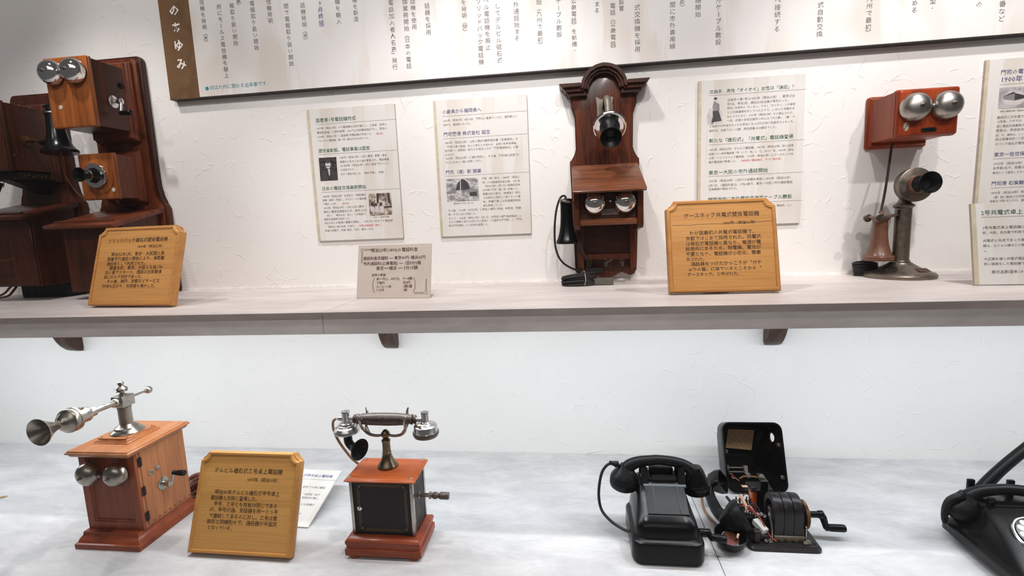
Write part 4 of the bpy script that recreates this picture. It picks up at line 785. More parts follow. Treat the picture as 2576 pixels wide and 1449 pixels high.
rc = obj('receiver', G().lathe([(.0345, 0), (.0360, .002), (.0360, .0105), (.0345, .0125), (.0315, .0135), (.0270, .021), (.0215, .040), (.0182, .064), (.0168, .090), (.0168, .104), (.0195, .107), (.0215, .1105), (.0215, .114), (.018, .117), (.008, .1185), (.005, .125), (.004, .130), (0, .131)], (rx, ry, .6005), (0, 0, 1), 40), 'brown_bakelite', t)
hk = obj('receiver_hook', G().tube([(cx - .018, cy - .009, .7195), (cx - .032, cy - .016, .7175), (cx - .055, cy - .020, .7135), (cx - .066, cy - .0205, .7130)], [.0030, .0033, .0037, .0045], 8, 4).tube([(cx - .018, cy - .009, .7195), (cx - .024, cy + .004, .7180), (cx - .034, cy + .030, .7150), (cx - .064, cy + .033, .7125)], [.0030, .0033, .0037, .0045], 8, 4), 'nickel_dull', t)
obj('hook_end', G().lathe([(.0095, -.0022), (.0108, -.001), (.0108, .001), (.0095, .0022)], (cx - .069, cy - .0215, .7127), (0, 1, 0), 20), 'nickel_dull', hk)
obj('hook_end', G().lathe([(.0095, -.0022), (.0108, -.001), (.0108, .001), (.0095, .0022)], (cx - .067, cy + .034, .7124), (0, 1, 0), 20), 'nickel_dull', hk)
obj('line_cord', G().tube([(rx, ry, .729), (.818, -.070, .78), (.832, -.055, .84), (.838, -.050, .885), (.8385, -.052, .905)], .0030, 8, 8), 'cord_black', t)
obj('receiver_cord', G().tube([(rx + .012, ry + .02, .716), (.828, -.055, .688), (.836, -.052, .660), (.838, -.054, .63)], .0026, 8, 5), 'cord_black', t)
for k in range(6): obj('cord_loop', G().tube([(.800 + .029 * math.cos(u) - .001 * k, -.040 + .016 * math.sin(u), SH + .0035 + .0062 * k + .002 * math.sin(2 * u + k)) for u in [2 * math.pi * i / 12 for i in range(13)]], .0034, 7, 2), 'cord_black', t)
t = thing('ringer_box', 'red-brown wooden ringer box with two satin bells, above the candlestick telephone', 'bell box', (.872, 0, .90))
obj('back_plate', G().step('y', .797, .947, .8965, 1.0335, [(0, -.0005), (0, -.0085), (.0025, -.0115), (.005, -.0125), (.0055, -.016), (.0075, -.020)], .007), 'cherry', t)
obj('box_body', G().box(.8045, .9395, -.115, -.019, .912, 1.0225, .001), 'cherry_side', t)
dr = obj('door', G().step('y', .8015, .9425, .909, 1.0255, [(0, -.109), (0, -.1165), (.0015, -.118), (.0015, -.123), (.003, -.1265), (.0065, -.1295), (.009, -.130)], .006), 'cherry', t)
for s in (-1, 1): gong(t, (.8705 + s * .0345, -.1345, .9785), .0338, 'nickel_soft')
for s in (-1, 1): obj('bell_post', G().lathe([(.006, 0), (.006, .008)], (.8705 + s * .0345, -.130, .9785), (0, -1, 0), 14), 'nickel_dull', t)
obj('striker', G().ball((.8705, -.147, .9785), .0042).tube([(.8705, -.13, .9785), (.8705, -.146, .9785)], .0015, 6, 1), 'nickel_soft', t)
e_ = obj('emblem', G().prism([(.8225 + .0060 * math.cos(2 * math.pi * k / 20), .9345 + .0105 * math.sin(2 * math.pi * k / 20)) for k in range(20)], 'y', -.1312, -.1298, .0003), 'sign_metal', dr)
g = G().tube([(.8225 + .0032 * math.sin(u * 1.0), -.1314, .9345 + .0065 * math.cos(u * .5)) for u in [k * .55 for k in range(12)]], .0007, 5, 2); obj('engraving', g, 'ink_brown', e_)
lb = obj('label_holder', G().prism(rounded(.8575, .8915, .9185, .9295, .004), 'y', -.1318, -.1296, .0005), 'iron', dr)
obj('label_slot', G().prism(rounded(.8615, .8875, .9212, .9268, .002), 'y', -.1322, -.1312), 'black_inner', lb)
for x in (.803, .941): obj('screw', G().lathe([(.0025, 0), (.002, .001), (0, .0012)], (x, -.013, 1.0265), (0, -1, 0), 10), 'brass', t)

# ---------------------------------------------------------------- desk telephone with a long swinging mouthpiece arm
cx = -1.1185
t = thing('desk_telephone', 'orange-brown wooden desk telephone with a long nickel mouthpiece arm and two bells', 'telephone', (cx, -.44, 0), 'wooden desk telephones')
obj('base', G().step('z', cx - .0905, cx + .0845, -.541, -.345, [(.001, 0), (0, .001), (0, .0125), (.003, .0145), (.0045, .0145), (.0075, .0225), (.0105, .0265), (.0125, .0285), (.0140, .037)]), 'red_wood', t)
bx = obj('case', G().box(cx - .0735, cx + .0735, -.507, -.363, .036, .235, .0008), 'orange_z', t)
x0, x1, y1, z0, z1 = cx - .0745, cx + .0745, -.514, .0365, .2345
fr = obj('front_frame', G().box(x0, x0 + .019, y1, -.505, z0, z1, .0008).box(x1 - .019, x1, y1, -.505, z0, z1, .0008).box(x0 + .018, x1 - .018, y1, -.505, z0, z0 + .020, .0008).box(x0 + .018, x1 - .018, y1, -.505, z1 - .012, z1, .0008), 'red_wood_z', bx)
g = G(); a = (x0 + .019, x1 - .019, z0 + .020, z1 - .012)
pr = [(0, -.5135), (.002, -.5115), (.004, -.5115), (.006, -.5085)]
rings = [[g.b.verts.new(v) for v in ((a[0] + i, y, a[2] + i), (a[1] - i, y, a[2] + i), (a[1] - i, y, a[3] - i), (a[0] + i, y, a[3] - i))] for i, y in pr]
for r0, r1 in zip(rings, rings[1:]):
    for k in range(4): g.b.faces.new((r0[k], r0[(k + 1) % 4], r1[(k + 1) % 4], r1[k]))
obj('panel_moulding', g, 'red_wood_z', bx)
obj('front_panel', G().box(a[0] + .005, a[1] - .005, -.5085, -.506, a[2] + .005, a[3] - .005), 'red_wood_z', bx)
sd = obj('side_door', G().box(cx + .0730, cx + .0752, -.498, -.364, .042, .2315, .0006), 'orange_z', t)
for z in (.205, .131, .066): obj('hinge', G().box(cx + .0748, cx + .0760, -.505, -.494, z - .011, z + .011, .0003).lathe([(.0016, -.0115), (.0016, .0115)], (cx + .0763, -.4995, z), (0, 0, 1), 8), 'iron', sd)
obj('lock_plate', G().lathe([(.0068, 0), (.0068, .001), (.0045, .0016), (.0030, .0016), (.0030, .0008), (0, .0008)], (cx + .0752, -.474, .165), (1, 0, 0), 20), 'nickel', sd)
obj('stud', G().lathe([(.0062, 0), (.0058, .0015), (.0035, .0028), (0, .003)], (cx + .0752, -.4545, .168), (1, 0, 0), 20), 'nickel', sd)
for k in range(8): obj('dovetail', G().box(cx + .0750, cx + .0755, -.486 + .0162 * k, -.480 + .0162 * k, .043, .0475), 'red_wood', sd)
c = obj('crank', G().lathe([(.0165, 0), (.0165, .0012), (.014, .0022), (.0075, .003), (.0065, .004), (.0065, .014), (.0082, .015), (.0082, .021), (.004, .0225), (0, .0225)], (cx + .0752, -.444, .1205), (1, 0, 0), 24), 'nickel', t)
obj('crank_arm', G().tube([(cx + .0935, -.444, .1205), (cx + .097, -.438, .131), (cx + .097, -.431, .142)], [.0055, .0040, .0045], 8, 4), 'nickel', c)
obj('crank_handle', G().lathe([(.006, -.004), (.0065, 0), (.0048, .003), (.0065, .008), (.0074, .018), (.0074, .027), (.0066, .028), (0, .0282)], (cx + .099, -.431, .142), (1, .0, .0), 18), 'ebonite', c)
for s in (-1, 1): gong(t, (cx - .0035 + s * .0365, -.520, .1850), .0285, 'pewter')
obj('striker', G().ball((cx - .0035, -.532, .185), .0042).tube([(cx - .0035, -.508, .185), (cx - .0035, -.531, .185)], .0015, 6, 1), 'pewter', t)
obj('terminal', G().lathe([(.0085, 0), (.0085, .003), (.005, .004), (.005, .006), (.0075, .0075), (.0075, .0115), (.003, .013), (0, .013)], (cx - .0735, -.455, .082), (-1, 0, 0), 18), 'pewter', t)
obj('terminal', G().lathe([(.0085, 0), (.0085, .003), (.005, .004), (.005, .006), (.0075, .0075), (.0075, .0115), (.003, .013), (0, .013)], (cx - .0735, -.455, .066), (-1, 0, 0), 18), 'pewter', t)
obj('top', G().step('z', cx - .0775, cx + .0895, -.541, -.352, [(.0075, .2325), (.0055, .2350), (.0045, .2385), (.0010, .2400), (0, .2425), (.0012, .2445), (.0035, .2460), (.0035, .2475)]), 'orange', t)
pd = obj('plinth', G().step('z', cx - .046, cx + .0455, -.4965, -.400, [(0, .247), (0, .2490), (.0015, .2505), (.0022, .2530), (.0050, .2530), (.0050, .2545), (.0065, .2562), (.0065, .2590)]), 'orange', t)
for sx in (-1, 1):
    for sy in (-1, 1): obj('screw', G().lathe([(.0024, 0), (.0018, .0010), (0, .0012)], (cx + sx * .034, -.448 + sy * .036, .2590), (0, 0, 1), 10), 'brass', pd)
py = -.447
obj('post', G().lathe([(.0355, 0), (.0358, .0015), (.0345, .004), (.0280, .0085), (.0265, .010), (.0255, .0135), (.0200, .0165), (.0165, .019), (.0145, .021), (.0142, .060), (.0150, .0605), (.0150, .064), (.0135, .065), (.0135, .068)], (cx, py, .259), n=36), 'pewter', t)
hd = obj('arm_head', G().box(cx - .0155, cx + .0155, py - .0175, py + .0175, .326, .353, .0012, 2), 'nickel', t)
obj('finial', G().lathe([(.0078, 0), (.0078, .003), (.0050, .004), (.0050, .008), (.0125, .0105), (.0130, .0125), (.0105, .0145), (.0130, .0165), (.0118, .0190), (.0075, .0225), (.0050, .0250), (.0050, .0270), (.0068, .0290), (.0060, .0330), (.0035, .0350), (0, .0355)], (cx, py, .353), n=24), 'pewter', hd)
az = .3405; ar = obj('mouthpiece_arm', G().lathe([(.0095, .0165), (.0105, .019), (.0100, .024), (.0078, .0265), (.0062, .028), (.0066, .075), (.0110, .0755), (.0112, .0905), (.0108, .0915), (.0165, .0918), (.0172, .094), (.0172, .117), (.0185, .118), (.0185, .122)], (cx, py, az), (0, -1, .015), 28), 'nickel', t)
obj('balance_rod', G().lathe([(.0055, .0165), (.0060, .019), (.0048, .021), (.0032, .024), (.0026, .060), (.0042, .0615), (.0042, .064), (.0030, .066)], (cx, py, az), (0, 1, .0), 16).ball((cx, py + .074, az), .0098, 20), 'nickel_soft', ar)
cp = obj('transmitter', G().lathe([(.0240, .120), (.0268, .1215), (.0272, .127), (.0262, .128), (.0268, .130), (.0268, .138), (.0262, .1395), (.0225, .1415), (.0190, .148), (.0130, .154), (.0095, .1565), (.0085, .159)], (cx, py, az), (0, -1, .015), 36), 'pewter', t)
obj('horn', G().lathe([(.0085, .158), (.0095, .162), (.0115, .168), (.0155, .176), (.0215, .186), (.0285, .1955), (.0292, .1975), (.0284, .1975), (.0205, .1865), (.0145, .177), (.0105, .169), (.007, .162), (0, .162)], (cx, py, az), (0, -1, .015), 40), 'pewter', cp)
obj('clip', G().box(cx - .006, cx + .006, py - .116, py - .102, az + .0165, az + .0215, .001), 'bronze', ar)
for k in range(6):
    o_ = .0060 * k
    obj('cord_bundle', G().tube([(-1.075 + .036 * math.cos(u) + .010 * (k % 2) + .004 * k, -.305 + .018 * math.sin(u) + .003 * (k % 3), .0065 + .0075 * (k % 3) + .028 + .024 * math.sin(u + .5 * k)) for u in [2 * math.pi * i / 12 for i in range(13)]], .0058, 8, 2), 'cord_brown', t)
obj('cord_bundle', G().tube([(-1.04, -.330, .008), (-1.035, -.334, .03), (-1.036, -.326, .058), (-1.042, -.30, .062), (-1.045, -.285, .03)], .0058, 8, 4), 'cord_brown', t)

# ---------------------------------------------------------------- desk telephone with a cradle
cx = -.4385
t = thing('cradle_telephone', 'black and red-brown desk telephone with an ornate handset on a tall fork cradle', 'telephone', (cx, -.475, 0), 'wooden desk telephones')
for sx in (-1, 1):
    for sy in (-1, 1): obj('foot', G().lathe([(.0095, 0), (.0115, .001), (.0115, .005), (.009, .0075)], (cx + sx * .070, -.474 + sy * .044, 0), n=20), 'red_wood', t)
obj('base', G().step('z', cx - .0885, cx + .0885, -.530, -.4165, [(.001, .0072), (0, .0085), (0, .0235), (.0025, .0245), (.0035, .0275), (.0025, .0325), (.0010, .0355), (.0010, .0415), (.0035, .0450), (.0085, .0470), (.0110, .0490)]), 'teak_dark', t)
bx = obj('case', G().box(cx - .0725, cx + .0725, -.5095, -.4285, .048, .1795, .0008), 'black_tin', t)
for sx in (-1, 1):
    for y in (-.5085, -.4295): obj('corner_strip', G().prism([(cx + sx * (.0725 + .0012), y - .0045), (cx + sx * (.0725 + .0012), y + .0045), (cx + sx * (.0725 - .0055), y + .0045), (cx + sx * (.0725 - .0055), y - .0045)], 'z', .0485, .179, .0016, 2), 'nickel', bx)
g = G()
def frame_lines(put, w2, z0, z1):
    for i in (.0095, .0130):
        a, b_, c_, d = -w2 + i, w2 - i, z0 + i, z1 - i; th = .00045; n = .012
        for (p, q, r_, s_) in ((a + n, b_ - n, c_ - th, c_ + th), (a + n, b_ - n, d - th, d + th)): put([(p, r_), (q, r_), (q, s_), (p, s_)])
        for x in (a, b_): put([(x - th, c_ + n), (x + th, c_ + n), (x + th, d - n), (x - th, d - n)])
    for sx in (-1, 1):
        for sz, z in ((1, z0 + .0115), (-1, z1 - .0115)):
            x = sx * (w2 - .0115)
            for k in range(9):
                u = k / 8 * math.pi * 1.6; rr = .0012 + .0006 * k
                for (dx, dz) in ((.0012 + k * .0011, .0012 * math.sin(u)), (.0012 * math.sin(u), .0012 + k * .0011)):
                    q = .0007; X, Z = x - sx * dx, z + sz * dz
                    put([(X - q, Z), (X, Z - q), (X + q, Z), (X, Z + q)])
            put([(x - sx * .001, z + sz * .004), (x - sx * .004, z + sz * .001), (x - sx * .0055, z + sz * .0055)])
frame_lines(lambda P: g.quad([(cx + p[0], -.5099, p[1]) for p in P]), .066, .049, .179)
frame_lines(lambda P: g.quad([(cx + .0729, -.469 + p[0], p[1]) for p in P]), .035, .049, .179)
obj('gold_lines', g, 'gold', bx, flat=True)
lk = obj('lock', G().lathe([(.0058, 0), (.0058, .0022), (.0045, .003), (0, .003)], (-.4925, -.5095, .1125), (0, -1, 0), 20), 'silver', bx)
obj('keyhole', G().prism([(-.4935, .1125), (-.4925, .1155), (-.4915, .1125), (-.4925, .1095)], 'y', -.5129, -.5124), 'black_inner', lk)
c = obj('crank', G().lathe([(.0072, 0), (.0072, .0008), (.0046, .001), (.0046, .024), (.0080, .0245), (.0080, .029), (.0050, .030), (.0050, .032)], (cx + .0725, -.468, .1235), (1, 0, 0), 20), 'pewter', t)
obj('crank_handle', G().lathe([(.0050, .031), (.0078, .034), (.0082, .040), (.0060, .044), (.0055, .047), (.0082, .050), (.0082, .069), (.0072, .0705), (0, .071)], (cx + .0725, -.468, .1235), (1, 0, -.01), 20), 'brown_dark', c)
tp = obj('top', G().step('z', cx - .0795, cx + .0835, -.5255, -.4195, [(.0065, .1785), (.0045, .1800), (.0035, .1815), (.0005, .1830), (0, .1850), (.0025, .1875), (.0050, .1895), (.0058, .1898)]), 'teak', t)
for sx in (-1, 1):
    for sy in (-1, 1): obj('screw', G().lathe([(.0042, 0), (.0042, .0008), (.003, .0018), (0, .002)], (cx + .002 + sx * .070, -.4725 + sy * .0425, .1898), n=14), 'pewter', tp)
py = -.4625
obj('pedestal', G().lathe([(.0232, 0), (.0238, .0015), (.0232, .0045), (.0200, .0085), (.0148, .0165), (.0112, .0265), (.0100, .0330), (.0100, .0345), (.0104, .0350), (.0095, .0360), (.0088, .0600), (.0100, .0605), (.0104, .0640), (.0085, .0665), (.0058, .068), (.0062, .0700), (.0082, .0720), (.0105, .0770), (.0098, .0820), (.0068, .0855), (.0040, .0885), (0, .0900)], (cx, py, .1898), n=36), 'bronze', t)
fk = None
g = G()
for s in (-1, 1):
    g.tube([(cx + s * .009, py, .2655), (cx + s * .022, py, .2640), (cx + s * .038, py, .2675), (cx + s * .049, py - .003, .2790), (cx + s * .0525, py - .011, .2930), (cx + s * .0525, py - .015, .3050), (cx + s * .0565, py - .0165, .3165)], [.0032, .0034, .0036, .0036, .0036, .0036, .0026], 8, 4)
    g.tube([(cx + s * .038, py, .2675), (cx + s * .0485, py + .008, .2830), (cx + s * .0505, py + .017, .3000), (cx + s * .0485, py + .019, .3130), (cx + s * .0510, py + .021, .3240)], [.0030, .0034, .0034, .0032, .0018], 8, 4)
obj('fork', g, 'pewter', t)
hz = .3040
hs = obj('handset_grip', G().lathe([(.0062, -.0745), (.0095, -.074), (.0105, -.0715), (.0070, -.0680), (.0118, -.0660), (.0118, -.0630), (.0098, -.0600), (.0122, -.055), (.0142, -.030), (.0148, 0), (.0142, .030), (.0122, .055), (.0098, .0600), (.0118, .0630), (.0118, .0660), (.0070, .0680), (.0105, .0715), (.0095, .074), (.0062, .0745)], (cx + .001, py, hz), (1, 0, 0), 28), 'brown_dark', t)
g = G()                                                             # relief scrolls on the grip
for s in (-1, 1):
    for k in range(5): g.tube([(cx + .001 + s * (.010 + .008 * k) + .0035 * math.cos(u), py - .0148 + .0004 * k, hz + .0045 + .0035 * math.sin(u)) for u in [i * .7 for i in range(9)]], .0008, 5, 2)
g.tube([(cx + .001 + .009 * math.cos(u), py - .0145 + .002 * abs(math.sin(u)), hz + .003 + .006 * math.sin(u)) for u in [i * math.pi / 6 for i in range(13)]], .0009, 5, 2)
obj('grip_relief', g, 'brown_dark', hs)
for s in (-1, 1): obj('rivet', G().lathe([(.0028, 0), (.0024, .0012), (0, .0016)], (cx + s * .040, py - .0125, hz - .004), (0, -1, 0), 10), 'brass', hs)
for a, b_ in ((-.112, -.073), (.0745, .0985)): obj('handset_rod', G().lathe([(.0052, a), (.0052, b_)], (cx + .001, py, hz), (1, 0, 0), 16), 'silver', hs)
mx = -.5310
tc = obj('mouth_unit', G().lathe([(.0068, .323), (.0095, .3225), (.0100, .3215), (.0100, .3195), (.0088, .3190), (.0088, .2960), (.0130, .2955), (.0150, .2945), (.0160, .2905), (.0200, .2895), (.0215, .2865), (.0250, .2850), (.0285, .2790), (.0298, .2760), (.0298, .2730), (.0285, .2715), (.0255, .2700), (.0120, .2695)], (mx, py, 0), n=40), 'silver', t)
mt = obj('mouth_tube', G().tube([(mx, py, .2700), (mx + .0005, py, .2580), (mx + .002, py - .001, .2480), (mx + .009, py - .004, .2405), (mx + .018, py - .008, .2380)], [.0098, .0098, .0098, .0098, .0105], 16, 4), 'ebonite', tc)
ax = Vector((.90, -.42, -.06)).normalized()
obj('mouth_horn', G().lathe([(.0105, -.004), (.0115, .002), (.0150, .009), (.0205, .0150), (.0248, .0190), (.0250, .0203), (.0232, .0198), (.0150, .0125), (.0085, .005), (0, .003)], (mx + .017, py - .0075, .2378), ax, 36), 'ebonite', mt)
er = -.3420
ec = obj('ear_unit', G().lathe([(.0060, .3225), (.0088, .3220), (.0092, .3205), (.0092, .3185), (.0082, .3180), (.0086, .2990), (.0105, .2975), (.0115, .2955), (.0140, .2945), (.0150, .2935), (.0245, .2920), (.0262, .2905), (.0270, .2850), (.0278, .2780), (.0278, .2770), (.0120, .2765)], (er, py, 0), n=40), 'silver', t)
obj('ear_cap', G().lathe([(.0280, .2780), (.0294, .2770), (.0298, .2735), (.0294, .2700), (.0276, .2680), (.0266, .2655), (.0120, .2650), (0, .2665)], (er, py, 0), n=40), 'brown_dark', ec)
obj('terminal', G().lathe([(.0030, 0), (.0030, .006), (.0045, .0065), (.0045, .0095), (0, .010)], (er - .008, py - .018, .2910), (0, -.3, 1), 12), 'bronze', ec)
obj('short_wire', G().tube([(cx + .075, py - .006, hz), (er - .020, py - .012, .296), (er - .018, py - .017, .292), (er - .008, py - .018, .2940)], .0011, 6, 4), 'ebonite', ec)
obj('handset_cord', G().tube([(mx - .024, py, hz), (mx - .033, py + .002, .296), (mx - .036, py + .006, .275), (mx - .030, py + .012, .245), (mx - .018, py + .020, .215), (mx - .008, py + .030, .190), (mx + .006, py + .036, .172)], .0030, 8, 6), 'cord_tan', t)

# ---------------------------------------------------------------- black crank telephone
cx = .1885
t = thing('black_crank_telephone', 'black crank desk telephone with no dial and its handset on the cradle, on the counter', 'telephone', (cx, -.43, 0), 'black desk telephones')
def shell_levels(cx, yf, yb, d=0.0):
    """rounded rectangles of the sloping black case, bottom to cradle; yb is its straight back"""
    L = [(.0065, .0755, 0, .022), (.0090, .0765, 0, .022), (.0440, .0762, .0015, .022), (.0485, .0748, .0030, .022), (.0510, .0722, .0065, .022), (.0530, .0680, .0150, .022), (.0720, .0655, .0170, .022), (.0800, .0640, .0210, .024), (.0870, .0615, .0290, .026), (.0940, .0590, .0430, .026), (.1040, .0560, .0640, .024), (.1150, .0530, .0830, .020), (.1260, .0505, .1010, .015)]
    return [(h, cx - w2 + d, cx + w2 - d, yf + i + d, yb - d, max(r - d, .002)) for h, w2, i, r in L]
yf, yb = -.5085, -.342
obj('case', G().loft(shell_levels(cx, yf, yb), 6), 'bakelite', t)
obj('base_plate', G().loft([(.0012, cx - .073, cx + .073, yf + .003, yb - .003, .02), (.0075, cx - .074, cx + .074, yf + .002, yb - .002, .02)], 5), 'rubber', t)
for sx in (-1, 1):
    for y in (yf + .022, yb - .022): obj('foot', G().lathe([(.009, 0), (.0095, .003), (.0095, .007)], (cx + sx * .055, y, 0), n=16), 'rubber', t)
pt = [(-.4675, .0955), (-.4455, .1065), (-.4265, .1175), (-.4065, .1285), (-.4065, .119), (-.4455, .0985), (-.469, .089)]
fp = obj('face_plate', G().prism(pt, 'x', cx + .009 - .047, cx + .009 + .041, .0015, 2), 'ebonite', t)
for x in (-.029, .024): obj('face_rib', G().prism([(p[0], p[1] + .0016) for p in pt[:4]] + [(p[0], p[1] - .002) for p in pt[3::-1]], 'x', cx + .009 + x - .0006, cx + .009 + x + .0006), 'bakelite', fp)
obj('number_strip', G().prism([(-.4095, .1275), (-.3985, .1325), (-.3985, .1290), (-.4095, .1240)], 'x', cx + .009 - .049, cx + .009 + .046, .0006), 'grey_card', t)
cr = obj('cradle', G().box(cx - .043, cx + .0545, -.400, -.349, .120, .136, .003, 2).box(cx - .022, cx + .034, -.372, -.352, .132, .152, .004, 2), 'bakelite', t)
for sx, x in ((-1, cx - .0355), (1, cx + .0465)):
    for y, h in ((-.3985, .1660), (-.359, .1690)): obj('prong', G().loft([(.128, x - .009, x + .009, y - .006, y + .006, .003), (.150, x - .008, x + .008, y - .005, y + .005, .003), (h, x - .0065, x + .0065, y - .0035, y + .0035, .003)], 4), 'bakelite', cr)
obj('switch_plate', G().prism(rounded(cx - .021, cx + .034, .138, .150, .003), 'y', -.4035, -.3995, .0008), 'black_gloss', cr)
hy = -.3785
def handset(t, X, Y, Zt, cl, cr_, mat='ebonite', mat2='bakelite'):
    """horizontal handset along x: X left cup centre, cl/cr_ cup heights"""
    xl, xr = X
    h = obj('handset_grip', G().tube([(xl + .002, Y, Zt - .034), (xl + .010, Y, Zt - .018), (xl + .030, Y, Zt - .0065), (xl + .060, Y, Zt - .0015), ((xl + xr) / 2, Y, Zt), (xr - .045, Y, Zt - .0045), (xr - .022, Y, Zt - .013), (xr - .006, Y, Zt - .028), (xr, Y, Zt - .042)], [.0150, .0150, .0128, .0116, .0112, .0116, .0125, .0160, .0175], 16, 5), mat, t)
    a = Vector((-.10, -.05, -1)).normalized()
    obj('ear_cup', G().lathe([(.0120, -.010), (.0150, -.004), (.0240, .006), (.0305, .015), (.0330, .022), (.0333, .029), (.0322, .0295), (.0322, .031), (.0333, .0315), (.0330, .038), (.0300, .045), (.0220, .0505), (.0180, .0515), (.006, .049), (0, .049)], (xl + .002, Y, cl + .030), a, 40), mat, h)
    a = Vector((.12, -.08, -1)).normalized()
    obj('mouth_cup', G().lathe([(.0150, -.020), (.0195, -.010), (.0225, .000), (.0255, .010), (.0275, .018), (.0312, .0185), (.0322, .021), (.0322, .0275), (.0305, .031), (.0285, .0395), (.0260, .0415), (0, .0425)], (xr, Y, cr_ + .022), a, 40), mat2, h)
    return h
h = handset(t, (.1085, .2705), hy, .1755, .1225, .1175)
obj('cord_lug', G().box(.0845, .0965, hy - .008, hy + .008, .158, .168, .002, 2).lathe([(.0065, 0), (.0050, .010), (.0042, .016)], (.089, hy, .163), (-1, 0, .25), 14), 'ebonite', h)
obj('handset_cord', G().tube([(.084, hy, .1645), (.070, hy, .161), (.057, hy + .004, .140), (.050, hy + .008, .105), (.0485, hy + .008, .070), (.055, hy - .002, .044), (.075, hy - .025, .032), (.100, hy - .050, .030), (.115, hy - .060, .031)], .0034, 8, 6), 'cord_black', t)
c = obj('crank', G().lathe([(.0085, 0), (.0090, .001), (.0090, .022), (.0080, .0235), (0, .0235)], (cx + .0745, -.452, .0445), (1, 0, -.02), 20), 'bakelite', t)
obj('crank_handle', G().lathe([(.0052, -.003), (.0082, 0), (.0075, .006), (.0070, .010), (.0086, .013), (.0086, .030), (.0070, .032), (0, .0325)], (cx + .0950, -.466, .0435), (1, -.05, -.10), 20), 'bakelite', c)
obj('crank_arm', G().tube([(cx + .0935, -.454, .0440), (cx + .0955, -.466, .0435)], .0065, 10, 1), 'bakelite', c)

# ---------------------------------------------------------------- opened cover of the same kind of telephone
TL_ = R(21.1)
m4 = Matrix.Translation((.4714, -.2140, .0058)) @ Matrix.Rotation(R(4.5), 4, 'Z') @ Matrix.Rotation(-TL_, 4, 'X') @ Matrix.Rotation(R(1.6), 4, 'Y')
t = thing('telephone_cover', 'empty black telephone cover standing on its end, open side forward, behind the bared works', 'telephone cover', None, mat=m4)
def cov(d):
    L = []
    for h, w2, i, r in ((0, .0795, 0, .022), (.004, .0800, 0, .022), (.040, .0790, .001, .022), (.046, .0765, .004, .022), (.052, .0735, .010, .022), (.068, .0710, .013, .022), (.078, .0690, .020, .024), (.090, .0640, .036, .024), (.104, .0580, .060, .020), (.118, .0530, .082, .014), (.126, .0500, .094, .012)):
        L.append((h, -w2 + d, w2 - d, h * math.tan(TL_) + d, .180 - i - d, max(r - d, .002)))
    return L
xf = lambda p: (p[0], p[2], p[1])                                    # depth -> +y, length -> up
inner = cov(.0042); inner[-1] = (.1222,) + inner[-1][1:]
g = G(); g.loft(cov(0)[::-1] + inner, 6, (True, True), xf)
sh = obj('shell', g, 'bakelite', t, True)
kb = G(); kb.lathe([(.0100, .0), (.0100, .05)], (.050, .050, .138), (1, 0, 0), 24); kb.b.transform(Matrix.Translation((0, .050, .138)) @ Matrix.Diagonal((1, .95, 1.25, 1)) @ Matrix.Translation((0, -.050, -.138)))
ko = obj('cutter', kb, 'black_inner', t, True)
md = sh.modifiers.new('hole', 'BOOLEAN'); md.object = ko; md.operation = 'DIFFERENCE'; md.solver = 'MANIFOLD'
dg = bpy.context.evaluated_depsgraph_get(); dg.update()
me = bpy.data.meshes.new_from_object(sh.evaluated_get(dg)); sh.modifiers.clear(); sh.data = me; bpy.data.objects.remove(ko)
for p in me.polygons: p.use_smooth = True
me.set_sharp_from_angle(angle=R(38))
A_, B_, C_, D_ = [Vector(p) for p in ((-.0365, .0745, .1590), (.0368, .0760, .1560), (.0370, .1100, .0985), (-.0363, .1085, .1045))]
pp = obj('diagram_label', G().quad([A_, B_, C_, D_]), 'paper_old', t, True, True)
g = G()
def on(u, v): return A_.lerp(B_, u).lerp(D_.lerp(C_, u), v) + Vector((0, -.0003, -.0002))
for r_ in range(9):
    v = .10 + r_ * .09
    for k in range(9):
        if (r_ * 5 + k * 3) % 7 < 4:
            u = .08 + k * .095; g.quad([on(u, v), on(u + .06, v), on(u + .06, v + .022), on(u, v + .022)])
obj('label_print', g, 'ink_brown', pp, True, True)
fl = lambda y: y * math.tan(TL_) + .0048
obj('paper_strip', G().quad([(-.034, .016, fl(.016)), (.028, .016, fl(.016)), (.028, .026, fl(.026)), (-.034, .026, fl(.026))]), 'paper_cream', t, True, True)
for z, x in ((.121, 1), (.038, 1), (.103, -1)): obj('clip', G().box(min(x * .0665, x * .0757), max(x * .0665, x * .0757), .006, .018, z - .005, z + .005, .001), 'nickel_dull', t, True)
sp = obj('switch_springs', G().box(-.056, -.006, .052, .058, .0550, .0580, .0006).box(-.054, -.010, .052, .058, .0440, .0465, .0006).box(-.012, -.002, .048, .062, .040, .062, .001), 'steel_paint', t, True)
obj('switch_post', G().lathe([(.005, 0), (.005, .012), (.003, .014)], (-.055, .055, .050), (0, 0, 1), 12), 'nickel', sp, True)
obj('loom', G().tube([(-.028, .050, .028), (-.014, .050, .034), (.004, .050, .034), (.024, .050, .031), (.043, .050, .0245)], .0034, 8, 5), 'brass', t, True)
obj('loom_clamp', G().box(-.008, .004, .046, .054, .030, .044, .002), 'silver', t, True)
for k, m_ in enumerate(('red_wire', 'cord_black', 'pale_wire')): obj('wire', G().tube([(-.054 + .003 * k, .050, .042), (-.046, .048, .038 - .004 * k), (-.038, .046, .029), (-.030, .045, .0225)], .0011, 6, 4), m_, t, True)
